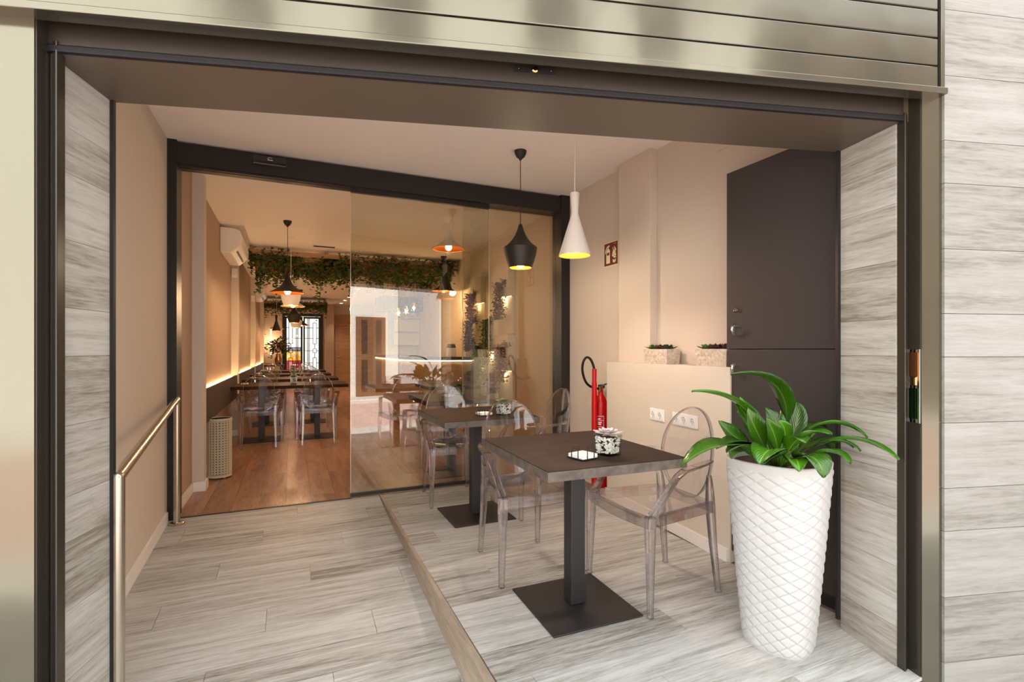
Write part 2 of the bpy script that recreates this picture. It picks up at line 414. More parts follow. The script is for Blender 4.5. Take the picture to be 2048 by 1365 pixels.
# ---- black glazed partition between entrance and dining room
fr = BX('trim_3', M_black, (-.81,4.24,-.01), (-.752,4.42,2.73), kind='structure')           # left jamb
BX('trim_4', M_black, (2.405,4.24,0), (2.50,4.42,2.73), kind='structure')                   # right jamb
hd = BX('trim_5', M_black, (-.752,4.25,2.562), (2.405,4.42,2.715), kind='structure')        # header box
BX('track', M_bmetal, (-.752-hd.location.x,4.262-hd.location.y,-.014), (.44-hd.location.x,4.28-hd.location.y,.002), hd)
BX('track', M_bmetal, (-.752-hd.location.x,4.30-hd.location.y,-.014), (.44-hd.location.x,4.33-hd.location.y,.002), hd)
BX('trim_6', M_black, (-.752,4.262,-.002), (.45,4.276,.004), kind='structure')              # floor track line
dr = BX('door_1', M_black, (.445,4.285,.008), (1.672,4.312,.036), kind='structure')         # sliding leaf: bottom rail
def on(p, a, b): return tuple(a[i]-p.location[i] for i in range(3)), tuple(b[i]-p.location[i] for i in range(3))
def CB(name, m, a, b, p, bevel=0):
    a, b = on(p, a, b); return BX(name, m, a, b, p, bevel)
CB('glass_pane', M_pane, (.449,4.293,.036), (1.668,4.304,2.52), dr)
CB('glass_edge', M_pedge, (.4445,4.292,.036), (.4485,4.305,2.52), dr)
CB('glass_edge', M_pedge, (1.6685,4.292,.036), (1.6715,4.305,2.52), dr)
CB('hanger_rail', M_black, (.445,4.283,2.52), (1.672,4.314,2.562), dr)
wn = BX('window_1', M_black, (1.435,4.345,0), (2.405,4.37,.02), kind='structure')           # fixed light
CB('glass_pane', M_pane, (1.438,4.352,.02), (2.405,4.364,2.562), wn)
CB('glass_edge', M_pedge, (1.434,4.351,.02), (1.4375,4.365,2.562), wn)
se = thing('motion_sensor', 'small black door sensor box with a white mark on the black header', 'sensor', (-.15,4.25,2.628))
BX('housing', mat('sensor housing', srgb(46,44,44), .35), (-.118,-.03,0), (.118,0,.07), se, bevel=.006)
BX('lens', mat('sensor lens', srgb(16,15,16), .15), (-.11,-.034,.004), (.11,-.028,.022), se, bevel=.003)
lo = MB().sweep([(.018*math.cos(a*math.pi/8)+.004, -.0315, .048+.009*math.sin(a*math.pi/8)) for a in range(2,15)], .003, n=6)
lo.box((-.015,-.032,.036),(.022,-.03,.039)); lo.build('emblem', M_white, se)

# ---- street front: right facade wall with wood-look tiles, reveals, lintel, pillars, shutter
JZ = [-.35,-.192,.051,.295,.542,.702,.946,1.193,1.355,1.597,1.842,2.002,2.244,2.49,2.65,2.90]
fr_ = FB('wall_front', M_jointd, (.125,-.045,-.4), (4.2,.29,3.3), kind='structure')
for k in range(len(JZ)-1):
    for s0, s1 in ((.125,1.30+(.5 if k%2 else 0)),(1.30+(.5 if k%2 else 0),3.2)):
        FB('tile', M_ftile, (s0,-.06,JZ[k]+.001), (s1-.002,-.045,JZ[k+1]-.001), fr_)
FB('wall_front', M_stwall, (-7,-.045,-.4), (-2.985,.5,3.3), kind='structure')
def reveal(name, s0, s1, zs_, face, z0):
    o = FB(name, M_jointd, (s0,.02,z0), (s1,.285,2.30), kind='structure')
    for a, b in zip(zs_[:-1], zs_[1:]):
        if face < 0: FB('tile', M_wtile, (s0-.010,.022,a+.0006), (s0,.284,b-.0006), o)
        else: FB('tile', M_wtile, (s1,.022,a+.0006), (s1+.010,.284,b-.0006), o)
    return o
M_wtile_l = M_wtile
reveal('wall_reveal_right', .012, .14, [0,.153,.386,.606,.752,.975,1.196,1.34,1.563,1.784,1.93,2.09], -1, -.3)
reveal('wall_reveal_left', -3.05, -2.88, [-.26,-.02,.20,.413,.626,.767,.985,1.20,1.35,1.56,1.766,1.906,2.09], 1, -.4)
FB('trim_7', M_black, (-2.885,.284,-.35), (-2.858,.298,2.09), kind='structure')             # dark edge strip, left reveal
FB('trim_8', M_black, (-.012,.284,.04), (.014,.298,2.09), kind='structure')                 # dark edge strip, right reveal
li = FB('wall_lintel', M_soffit, (-3.05,.0,2.09), (.14,.30,2.76), kind='structure')
FB('rubber_strip', M_rubber, (-2.87,-.012,2.087), (.01,.006,2.110), li, bevel=.005)
FB('rail', M_bronzed, (-2.87,-.006,2.110), (.01,.0,2.115), li)
FB('wall_front', M_bronzed, (-3.05,-.04,2.27), (.16,.0,3.2), kind='structure')              # backing above the lintel
for nm, a, b in (('left',-2.985,-2.868),('right',.039,.126)):
    p = FB('trim_9' if nm == 'left' else 'trim_10', M_bronze, (a,-.05,-.4), (b,-.046,2.26), kind='structure')
    e = b if nm == 'left' else a
    d = -1 if nm == 'left' else 1
    FB('side_plate', M_bronzed, (min(e,e-d*.004),-.046,-.4), (max(e,e-d*.004),.02,2.26), p)
    q = e - d*.006
    for k, (w0, w1, mm) in enumerate(((.000,.010,M_bronzed),(.010,.020,M_rubber),(.020,.026,M_bronzed))):
        FB('seal' if mm is M_rubber else 'guide', mm, (min(q-d*w0,q-d*w1), .0-.006*k, -.4), (max(q-d*w0,q-d*w1), .022, 2.12), p, bevel=.002)
    FB('core', M_bronzed, (a+.004,-.046,-.4), (b-.004,.02,2.26), p)
# strike plate on the right pillar's inner side
st = fthing('strike_plate', 'tall polished lock plate on the right metal pillar beside the opening', 'lock plate', .040, -.022, .945)
FB('plate', M_chrome, (.0335,-.046,.945), (.037,.004,1.222), st, bevel=.001)
FB('recess', mat('copper recess', srgb(170,110,70), .25, .9), (.032,-.04,1.12), (.0338,-.004,1.21), st)
FB('latch', M_brass, (.029,-.034,1.085), (.0345,-.010,1.118), st, bevel=.003)
FB('lower_plate', mat('green tinted mirror', srgb(46,72,40), .08, .9), (.032,-.04,.96), (.0338,-.004,1.075), st)
# roller shutter box with slats
sh = fthing('roller_shutter', 'pale bronze lacquered roller shutter above the shop opening', 'shutter', -1.4, -.09, 2.155)
FB('bottom_lip', M_bronze, (-3.6,-.10,2.153), (.095,-.045,2.176), sh, bevel=.003)
ZS = [2.178,2.262,2.364,2.466,2.568,2.67,2.77]
for a, b in zip(ZS[:-1], ZS[1:]): FB('slat', M_bronze, (-3.6,-.085,a), (.068,-.05,b-.005), sh, bevel=.003)
FB('backing', M_black, (-3.6,-.06,2.17), (.068,-.046,2.78), sh)
FB('end_cap', M_bronze, (.074,-.092,2.176), (.090,-.042,2.78), sh, bevel=.002)
FB('shaded_face_plate', M_lintel, (-2.87,-.004,2.115), (.01,.002,2.30), li)  # lintel front, with the shutter lip's shadow put into its colour
kp = fthing('keyhole_plate', 'black oblong plate with a brass key cylinder under the shutter', 'lock plate', -1.42, -.005, 2.16)
mb = MB()
pts = [(-.062+.012*math.cos(a), .0+.012*math.sin(a)) for a in [math.pi/2+math.pi*k/8 for k in range(9)]] + [(.062+.012*math.cos(a), .012*math.sin(a)) for a in [-math.pi/2+math.pi*k/8 for k in range(9)]]
mb.prism(pts, 0, .006); mb.build('plate', M_black, kp, (0,.004,.0), (R(90),0,0))
MB().lathe([(.002,0),(.011,0),(.011,.004),(.007,.007),(.001,.006)], 20).build('key_cylinder', M_brass, kp, (0,-.001,0), (R(90),0,0), smooth=40)
for x in (-.055,.055): MB().sphere((0,0,0), .002, 8, 6).build('screw', M_chrome, kp, (x,-.003,0))

# ---- the street behind the camera (seen mirrored in the glass and in the lacquer)
g1 = FB('ground', M_walk, (-14,-2.5,-.42), (14,.0,-.262), kind='structure')
FB('ground', M_road, (-14,-6.9,-.44), (14,-2.5,-.285), kind='structure')
FB('ground', M_walk, (-14,-8.4,-.42), (14,-6.9,-.24), kind='structure')
FB('trim_11', M_curb, (-14,-7.0,-.43), (14,-6.82,-.2), kind='structure')
ow = FB('wall_street', M_stwall, (-14,-9.0,-.3), (5.0,-8.4,9.2), kind='structure')
FB('wall_street', M_stbrown, (5.0,-9.2,-.3), (14,-8.3,8.6), kind='structure')
FB('trim_14', M_stwall, (-14,-8.5,9.1), (5.0,-8.1,9.35), kind='structure')
hs = fthing('street_door', 'brown double door of the house across the street, mirrored in the glass', 'door', 2.4, -8.38, -.24)
FB('frame', M_stdoor, (1.95,-8.41,-.24), (2.90,-8.33,2.25), hs)
for a, b in ((2.02,2.38),(2.50,2.84)):
    for z0, z1 in ((-.1,.9),(1.1,2.15)): FB('pane', M_stdark, (a+.08,-8.34,z0), (b-.08,-8.32,z1), hs)
FB('cladding_panel', M_stgrey, (3.38,-8.42,-.24), (4.9,-8.34,4.6), None, kind='structure')
bk = FB('wall_brick', M_jointd, (2.92,-8.41,-.24), (3.28,-8.36,.35), kind='structure')
for k in range(7):
    for j in range(2): FB('brick', M_stone, (2.92+j*.18+.004,-8.362,-.24+k*.084+.004), (2.92+j*.18+.176,-8.345,-.24+k*.084+.08), bk)
for s, zz in ((-6,.9),(-3,.9),(-.6,.9),(6.2,.9),(8.5,.9),(-5.2,4.9),(-2.4,4.9),(.6,4.9),(5.8,3.4),(8.2,3.4),(-5.2,7.1),(-2.4,7.1),(.6,7.1),(3.0,7.1),(5.8,6.4),(8.2,6.4)):
    tb = -8.41 if s < 4.6 else -8.31
    wi = FB('window_2', M_stdoor, (s-.55,tb,zz), (s+.55,tb+.05,zz+1.6), kind='structure')
    FB('pane', M_stdark, (s-.48,tb+.045,zz+.07), (s+.48,tb+.06,zz+1.53), wi)
# ---- courtyard beyond the rear door
BX('ground', M_ext, (-4,18.3,-.3), (6,26,-.02), kind='structure')
BX('wall_courtyard', M_ext, (-4,25,-.1), (6,25.3,5), kind='structure')
#OBJECTS
# ================================================================== FURNITURE
def make_chair():
    t = thing('armchair', 'x', 'chair')
    # backrest: tall oval sheet, tilted back and gently wrapped, with a thick rim
    A, B, ZC = .188, .245, .672
    def bp(x, z, off=0.0): return (x, .205 + (z-.43)*.135 - .035*(x/A)**2 + off, z)
    v = []; f = []; n = 40; rings = (0.0, .3, .55, .78, .95)
    for off in (0.0, .006):
        base = len(v); v.append(bp(0, ZC, off))
        for r in rings[1:]:
            for k in range(n):
                a = 2*math.pi*k/n; v.append(bp(A*r*math.cos(a), ZC+B*r*math.sin(a), off))
        for k in range(n): f.append((base, base+1+k, base+1+(k+1)%n))
        for q in range(3):
            for k in range(n):
                f.append((base+1+q*n+k, base+1+q*n+(k+1)%n, base+1+(q+1)*n+(k+1)%n, base+1+(q+1)*n+k))
    half = len(v)//2
    for k in range(n): f.append((half-n+k, half-n+(k+1)%n, 2*half-n+(k+1)%n, 2*half-n+k))
    bk = MB().add(v, f).build('backrest', M_chair, t, smooth=50)
    rim = [bp(A*.965*math.cos(2*math.pi*k/48), ZC+B*.965*math.sin(2*math.pi*k/48), .003) for k in range(48)]
    MB().sweep(rim, .009, .022, n=6, up=(0,1,0), closed=True).build('back_rim', M_chrim, bk, smooth=35)
    # seat: dished tray with an apron
    def half_w(y): return .243 + (.178-.243)*((y+.235)/.44)
    v = []; f = []; nx, ny = 12, 12
    for lay in (0, -.007):
        for j in range(ny+1):
            y = -.235 + .44*j/ny; hw = half_w(y)
            for i in range(nx+1):
                u = -1 + 2*i/nx
                yy = y - (.028*(1-u*u) if j < 2 else 0)*(1-j/2)
                v.append((u*hw, yy, .452 + lay - .014*(1-u*u)*math.sin(math.pi*j/ny)))
    m_ = (nx+1)*(ny+1)
    for q in (0, m_):
        for j in range(ny):
            for i in range(nx): f.append((q+j*(nx+1)+i, q+j*(nx+1)+i+1, q+(j+1)*(nx+1)+i+1, q+(j+1)*(nx+1)+i))
    st_ = MB().add(v, f).build('seat', M_chair, t, smooth=40)
    ed = [(half_w(-.235)*u, -.235-.028*(1-u*u), .432) for u in [k/6-1 for k in range(13)]]
    ed += [(half_w(y), y, .432) for y in (-.1,.05,.205)] + [(half_w(.205)*u, .205, .432) for u in (.5,0,-.5)] + [(-half_w(y), y, .432) for y in (.205,.05,-.1)]
    MB().sweep(ed, .007, .058, closed=True, rect=True).build('apron', M_chrim, st_)
    for s in (-1, 1):
        MB().sweep([(s*.236,-.222,.458),(s*.242,-.228,.40),(s*.247,-.232,.2),(s*.252,-.236,.02),(s*.252,-.236,.0)], [.046,.044,.034,.027,.032], [.046,.044,.034,.027,.032], rect=True, up=(0,1,0)).build('front_leg', M_chrim, t, bevel=.007, seg=1)
        MB().sweep([(s*.205,.165,.60),(s*.185,.190,.52),(s*.180,.198,.44),(s*.184,.212,.25),(s*.192,.236,.02),(s*.193,.238,.0)], [.024,.034,.040,.034,.026,.031], [.024,.034,.040,.034,.026,.031], rect=True, up=(0,1,0)).build('rear_leg', M_chrim, t, bevel=.006, seg=1)
        MB().sweep([(s*.183,.208,.662),(s*.205,.175,.668),(s*.238,.10,.668),(s*.258,.02,.664),(s*.262,-.045,.655),(s*.258,-.085,.628),(s*.250,-.125,.575),(s*.242,-.175,.505),(s*.236,-.212,.455)],
                   [.020,.030,.042,.046,.046,.044,.040,.040,.044], [.012,.012,.012,.013,.014,.016,.018,.022,.03], rect=True).build('armrest', M_chrim, t, bevel=.003, seg=1)
    return t
chair0 = make_chair(); used = [0]
def chair(x, y, deg, label, group=None, z=0):
    o = chair0 if not used[0] else copy_tree(chair0)
    used[0] = 1; o.location = (x, y, z); o.rotation_euler = (0,0,R(deg)); o['label'] = label
    if group: o['group'] = group
    elif 'group' in o: del o['group']
    return o
GE, GD = 'clear armchairs at the entrance tables', 'clear armchairs at the dining tables'
chair(1.722, 2.06, -90, 'clear plastic armchair right of the nearest table, beside the potted plant', GE)
chair(1.235, 2.585, 0, 'clear plastic armchair behind the nearest table, between the two entrance tables', GE)
chair(1.235, 3.985, 0, 'clear plastic armchair behind the second entrance table, back against the glass door', GE)
chair(1.725, 3.48, -88, 'clear plastic armchair right of the second entrance table, near the fire extinguisher', GE)

def table(label, x, y, lx, ly, cols, group, top_m, edge_m, rz=0):
    t = thing('pedestal_table', label, 'table', (x,y,0), R(rz), group)
    tp = MB().box((-lx/2,-ly/2,.708),(lx/2,ly/2,.748)).build('tabletop', edge_m, t, bevel=.002)
    MB().box((-lx/2+.001,-ly/2+.001,.7485),(lx/2-.001,ly/2-.001,.7505)).build('top_laminate', top_m, tp)
    for cx in cols:
        MB().box((cx-.0375,-.0375,.012),(cx+.0375,.0375,.704)).build('column', M_bmetal, t, bevel=.003)
        MB().box((cx-.23,-.23,0),(cx+.23,.23,.010)).build('base_plate', M_bmetal, t, bevel=.004)
        MB().box((cx-.15,-.15,.700),(cx+.15,.15,.709)).build('mounting_plate', M_bmetal, t)
    return t
GT = 'square pedestal tables at the entrance'
table('nearest dark pedestal table, with a white succulent in a glass cube', 1.247, 2.072, .675, .785, (0,), GT, M_top, M_edge, -1.5)
table('second dark pedestal table, between the near table and the glass', 1.25, 3.49, .69, .75, (0,), GT, M_top, M_edge)
TY = (7.52, 9.10, 10.75, 12.35); ORD = ('first','second','third','fourth')
for k, y in enumerate(TY):
    table('long two-legged dining table, %s in the row from the glass' % ORD[k], -.012, y, 1.46, .70, (-.355,.345), 'long dining tables in a row', M_topi, M_topi)
    for x, sd in ((-.365,'left'),(.32,'right')):
        chair(x, y-.43, 180, 'clear plastic armchair at the %s dining table from the glass, near side, %s seat' % (ORD[k], sd), GD)
        chair(x, y+.43, 0, 'clear plastic armchair at the %s dining table from the glass, far side, %s seat' % (ORD[k], sd), GD)
table('dark dining table just behind the glass, right of the doorway', 1.465, 4.80, .69, .80, (0,), 'small tables behind the glass', M_topi, M_topi)
table('brown dining table before the bar, seen through the glass', 1.92, 6.50, .68, .80, (0,), 'small tables behind the glass', M_topi, M_topi)
chair(1.47, 5.28, 0, 'clear plastic armchair behind the table just inside the glass', GD)
chair(1.95, 5.98, 180, 'clear plastic armchair on the near side of the table before the bar', GD)

# ---- napkin holders with paper napkins
def napkin_holder(x, y, deg, lab, labn):
    t = thing('napkin_holder', lab, 'holder', (x,y,.7505), R(deg), 'wire napkin holders')
    h = .048
    MB().sweep([(-h,-h,.004),(h,-h,.004),(h,h,.004),(-h,h,.004)], .004, n=6, closed=True).build('base_wire', M_iron, t, smooth=60)
    for k in range(4):
        a = math.pi/2*k; c_, s_ = math.cos(a), math.sin(a)
        pts = [(-.020,-h,.004),(-.020,-h,.040),(-.016,-h,.046),(0,-h,.048),(.016,-h,.046),(.020,-h,.040),(.020,-h,.004)]
        MB().sweep([(c_*p[0]-s_*p[1], s_*p[0]+c_*p[1], p[2]) for p in pts], .0042, n=6, up=(0.3,.2,.1)).build('loop', M_iron, t, smooth=60)
    nk = thing('napkin_stack', labn, 'napkins', (x,y,.7505), R(deg), 'stacks of white napkins')
    for k in range(7):
        MB().box((-.044,-.044,.0062+k*.0022),(.044,.044,.0080+k*.0022)).build('napkin', M_napkin, nk, (random.uniform(-.002,.002),random.uniform(-.002,.002),0), (0,0,R(random.uniform(-3,3))))
napkin_holder(1.155, 1.848, 12, 'black wire napkin holder on the nearest table', 'white paper napkins in the wire holder on the nearest table')
napkin_holder(1.262, 3.345, 10, 'black wire napkin holder on the second entrance table', 'white paper napkins in the holder on the second entrance table')
napkin_holder(1.42, 4.78, 5, 'black wire napkin holder on the table behind the glass', 'white paper napkins in the holder behind the glass')

# ---- glass cubes with a succulent on white pebbles
def rosette(parent, m, r, n_rings, c=(0,0,0), lift=.5, wide=.45, nm='leaf', n0=5):
    """fleshy pointed leaves in spiral"""
    k = 0
    for q in range(n_rings):
        rr = r*(1-q/(n_rings+.4)); el = lift*(.25 + 1.1*q/n_rings)
        nn = max(3, n0+2-q)
        for j in range(nn):
            a = 2*math.pi*(j+.5*(q%2))/nn + random.uniform(-.08,.08)
            ln = rr*random.uniform(.92,1.06); wd = ln*wide
            prof = ((.0,.25,0),(.3,.75,.02),(.6,1.0,.05),(.85,.6,.10),(1.0,.06,.16))
            vs = []; fs = []
            for s_, wv, zz in prof:
                x = ln*s_*math.cos(el); z = ln*(s_*math.sin(el)+zz*.6)
                for yy, dz in ((-1,.10),(0,-.03),(1,.10),(0,.16)): vs.append((x, yy*wd*wv*.5, z+dz*wd*wv))
            for i in range(4):
                for e in range(4): fs.append((i*4+e, i*4+(e+1)%4, (i+1)*4+(e+1)%4, (i+1)*4+e))
            MB().add(vs, fs).build(nm, m, parent, (c[0],c[1],c[2]+.004*q), (0,0,a), smooth=60); k += 1
def glass_pot(x, y, deg, lab, m):
    t = thing('potted_succulent', lab, 'plant', (x,y,.7505), R(deg), 'succulents in glass cubes')
    b, h = .047, .090
    vs = []
    for s, z in ((.88,0),(1,h)): vs += [(-b*s,-b*s,z),(b*s,-b*s,z),(b*s,b*s,z),(-b*s,b*s,z)]
    for s, z in ((.80,.006),(.93,h)): vs += [(-b*s,-b*s,z),(b*s,-b*s,z),(b*s,b*s,z),(-b*s,b*s,z)]
    fs = [(3,2,1,0),(0,1,5,4),(1,2,6,5),(2,3,7,6),(3,0,4,7),(8,9,10,11),(8,12,13,9),(9,13,14,10),(10,14,15,11),(11,15,12,8),(4,5,13,12),(5,6,14,13),(6,7,15,14),(7,4,12,15)]
    MB().add(vs, fs).build('glass_cube', M_clearpot, t)
    MB().box((-.028,-.028,.007),(.028,.028,.078)).build('soil', M_soil, t)
    pb = MB(); rr = random.Random(3)
    for k in range(400):
        z = rr.uniform(.010,.080); s = b*(.80+.13*z/h)-.005; a = rr.randrange(4); q = rr.uniform(-s,s)
        if abs(q/s-.05) < .28 and z > .02 and rr.random() < .8: continue
        p = ((q,-s),(s,q),(q,s),(-s,q))[a]; pb.sphere((p[0],p[1],z), rr.uniform(.0045,.0065), 6, 4, .8)
    o = pb.build('pebbles', M_pebble, t, smooth=80); o['kind'] = 'stuff'
    rosette(t, m, .072, 4, (0,0,.088), .55, .62)
glass_pot(1.297, 1.868, 20, 'pale white succulent in a glass cube of pebbles, nearest table', M_succ)
glass_pot(1.400, 3.310, 15, 'green succulent in a glass cube of pebbles, second entrance table', M_sgreen)
glass_pot(1.60, 4.95, 5, 'green succulent in a glass cube on the table behind the glass', M_sgreen)

for k, y in enumerate(TY):
    glass_pot(.03, y+.0, 10*k, 'green succulent in a glass cube on the %s dining table from the glass' % ORD[k], M_sgreen)
    napkin_holder(-.57, y+.04, 4*k, 'black wire napkin holder on the %s dining table from the glass' % ORD[k], 'white paper napkins in the holder on the %s dining table from the glass' % ORD[k])
# ---- tall white planter with a broad-leaved plant
t = thing('potted_plant', 'broad-leaved green plant in a tall white quilted planter at the right', 'plant', (1.87,1.46,0))
def superr(a, e=2.7): return (abs(math.cos(a))**e + abs(math.sin(a))**e)**(-1/e)
NA, NZ, HZ = 336, 210, .760
v = []; f = []
for j in range(NZ+1):
    q = j/NZ; z = HZ*q; r0 = .122 + (.186-.122)*q**.92
    for k in range(NA):
        a = 2*math.pi*k/NA
        u = 28*k/NA; w_ = 17*q
        p, m_ = u*.5+w_, u*.5-w_              # diagonal cells, each bulging towards its lower edge
        fp, fm = p-math.floor(p), m_-math.floor(m_)
        ed = min(fp, 1-fp, fm, 1-fm)                      # distance to the nearest groove
        bulge = .0045*(1-math.exp(-ed*14)) + .0050*(1-(fp-fm+1)/2)   # pads tilt outwards at their lower edge
        r = r0*superr(a-.35) + (bulge if 0.012 < q < .965 else .004)
        v.append((r*math.cos(a), r*math.sin(a), z))
for j in range(NZ):
    for k in range(NA): f.append((j*NA+k, j*NA+(k+1)%NA, (j+1)*NA+(k+1)%NA, (j+1)*NA+k))
b0 = len(v)
for q, (sc_, z) in enumerate(((.98,HZ+.006),(.92,HZ+.006),(.90,HZ-.03),(.88,HZ-.06))):
    for k in range(NA):
        a = 2*math.pi*k/NA; r = .190*sc_*superr(a-.35); v.append((r*math.cos(a), r*math.sin(a), z))
for q in range(4):
    for k in range(NA):
        lo_ = (NZ*NA if q == 0 else b0+(q-1)*NA); hi = b0+q*NA
        f.append((lo_+k, lo_+(k+1)%NA, hi+(k+1)%NA, hi+k))
f.append(tuple(range(NA))[::-1])
MB().add(v, f).build('planter', M_planter, t, smooth=50)
MB().lathe([(.001,.0),(.175,0)], 40, (0,0,HZ-.02)).build('soil', M_soil, t)
M_leaf = mat('glossy leaf', srgb(62,128,30), .22, spec=.7)
_b = M_leaf.node_tree.nodes['Principled BSDF']
_uv = N(M_leaf, 'ShaderNodeUVMap'); _sx = N(M_leaf, 'ShaderNodeSeparateXYZ'); L(M_leaf, _uv.outputs[0], _sx.inputs[0])
_ab = N(M_leaf, 'ShaderNodeMath', operation='ABSOLUTE'); L(M_leaf, _sx.outputs[1], _ab.inputs[0])
_ve = N(M_leaf, 'ShaderNodeMath', operation='MULTIPLY_ADD'); _ve.inputs[1].default_value = -.42; L(M_leaf, _ab.outputs[0], _ve.inputs[0]); L(M_leaf, _sx.outputs[0], _ve.inputs[2])
_mu = N(M_leaf, 'ShaderNodeMath', operation='MULTIPLY'); _mu.inputs[1].default_value = 70; L(M_leaf, _ve.outputs[0], _mu.inputs[0])
_si = N(M_leaf, 'ShaderNodeMath', operation='SINE'); L(M_leaf, _mu.outputs[0], _si.inputs[0])
_bp = N(M_leaf, 'ShaderNodeBump'); _bp.inputs['Strength'].default_value = .22; _bp.inputs['Distance'].default_value = .0015
L(M_leaf, _si.outputs[0], _bp.inputs['Height']); L(M_leaf, _bp.outputs[0], _b.inputs['Normal'])
_cr = N(M_leaf, 'ShaderNodeValToRGB'); _e = _cr.color_ramp.elements
_e[0].position = .02; _e[0].color = srgb(118,160,62); _e[1].position = .09; _e[1].color = srgb(66,118,14); _k = _e.new(1.0); _k.color = srgb(48,98,10)
L(M_leaf, _ab.outputs[0], _cr.inputs[0])
_oi = N(M_leaf, 'ShaderNodeObjectInfo'); _hs = N(M_leaf, 'ShaderNodeHueSaturation')
_hv = N(M_leaf, 'ShaderNodeMapRange'); _hv.inputs[3].default_value = .45; _hv.inputs[4].default_value = 1.25
L(M_leaf, _oi.outputs['Random'], _hv.inputs[0]); L(M_leaf, _hv.outputs[0], _hs.inputs['Value']); L(M_leaf, _cr.outputs[0], _hs.inputs['Color']); L(M_leaf, _hs.outputs[0], _b.inputs['Base Color'])
_b.inputs['Subsurface Weight'].default_value = 0
LEAVES = [
    ((0.014,0.002,0.798),(0.091,-0.032,1.009),(-0.076,-0.068,1.140),(-0.320,-0.047,1.126),.085,0),
    ((-0.033,0.001,0.802),(-0.106,0.001,1.014),(-0.294,0.007,1.041),(-0.436,0.037,1.059),.070,0),
    ((-0.059,-0.020,0.798),(-0.228,-0.055,0.887),(-0.448,-0.067,0.886),(-0.584,-0.061,0.801),.100,0),
    ((-0.050,-0.024,0.798),(-0.211,-0.040,0.884),(-0.306,-0.053,0.873),(-0.404,-0.053,0.848),.075,0),
    ((-0.027,-0.002,0.792),(-0.098,0.008,0.889),(-0.163,0.026,0.952),(-0.204,0.044,1.018),.080,1),
    ((-0.083,-0.064,0.808),(-0.094,-0.081,0.852),(-0.147,-0.090,0.907),(-0.186,-0.095,0.956),.055,1),
    ((-0.083,-0.064,0.802),(-0.165,-0.137,0.878),(-0.270,-0.156,0.860),(-0.307,-0.162,0.802),.105,0),
    ((-0.076,-0.068,0.802),(-0.096,-0.168,0.848),(-0.084,-0.239,0.842),(-0.110,-0.271,0.757),.105,0),
    ((0.024,-0.002,0.798),(0.044,-0.066,0.952),(0.145,-0.165,0.959),(0.226,-0.223,0.870),.070,0),
    ((0.024,-0.002,0.788),(0.110,-0.110,0.911),(0.152,-0.256,0.892),(0.196,-0.352,0.812),.070,0),
    ((0.069,0.033,0.777),(0.265,0.000,0.889),(0.366,-0.045,0.822),(0.370,-0.046,0.685),.085,1),
    ((-0.027,-0.034,0.798),(-0.021,-0.092,0.889),(0.006,-0.137,0.900),(0.067,-0.186,0.891),.075,0),
    ((0.055,0.039,0.788),(0.051,0.040,0.896),(0.047,0.064,0.937),(0.043,0.099,0.966),.050,1),
    ((0.090,0.056,0.782),(0.183,0.059,0.886),(0.273,0.052,0.892),(0.385,0.048,0.864),.080,0),
    ((0.055,0.039,0.788),(0.088,0.035,0.916),(0.144,0.054,0.955),(0.201,0.072,0.995),.060,1),
    ((-0.090,-0.061,0.814),(-0.210,-0.063,0.868),(-0.305,-0.075,0.867),(-0.354,-0.054,0.829),.070,0),
    ((0.016,0.023,0.790),(0.023,0.107,0.889),(0.025,0.161,0.926),(0.014,0.221,0.931),.060,0),
    ((-0.049,-0.047,0.802),(-0.048,-0.102,0.862),(-0.076,-0.144,0.891),(-0.094,-0.191,0.871),.070,0),
    ((0.036,0.014,0.788),(0.110,-0.041,0.862),(0.195,-0.133,0.870),(0.243,-0.187,0.810),.045,0),
    ((-0.029,-0.022,0.806),(-0.002,-0.056,0.872),(-0.030,-0.055,0.914),(-0.056,-0.043,0.931),.045,1),
    ((-0.05,-0.03,0.79),(-0.14,-0.03,0.86),(-0.20,-0.035,0.93),(-0.215,-0.03,0.99),.075,1),
    ((-0.05,-0.03,0.79),(-0.17,0.02,0.84),(-0.24,0.05,0.88),(-0.27,0.06,0.93),.06,1),
    ((0.02,0.0,0.79),(0.08,-0.02,0.88),(0.10,-0.03,0.95),(0.09,-0.02,1.00),.07,1),
    ((-0.02,0.03,0.79),(-0.06,0.06,0.88),(-0.09,0.08,0.95),(-0.12,0.09,1.02),.06,1),
    ((-0.06,-0.05,0.79),(-0.16,-0.10,0.835),(-0.21,-0.12,0.83),(-0.25,-0.13,0.79),.085,0),
    ((0.0,-0.06,0.79),(0.03,-0.14,0.845),(0.06,-0.20,0.835),(0.09,-0.245,0.785),.085,0),
    ((-0.04,-0.07,0.79),(-0.10,-0.15,0.83),(-0.14,-0.19,0.82),(-0.17,-0.22,0.775),.075,0),
    ((-0.08,0.0,0.79),(-0.18,0.0,0.83),(-0.24,-0.01,0.825),(-0.28,-0.01,0.79),.075,0),
    ((0.04,-0.02,0.79),(0.14,-0.06,0.86),(0.22,-0.10,0.86),(0.29,-0.13,0.81),.075,0),
    ((0.05,0.02,0.79),(0.15,0.02,0.84),(0.22,0.02,0.835),(0.28,0.01,0.80),.08,0),
    ((0.01,-0.05,0.79),(0.06,-0.08,0.86),(0.09,-0.10,0.89),(0.13,-0.12,0.89),.07,0)]
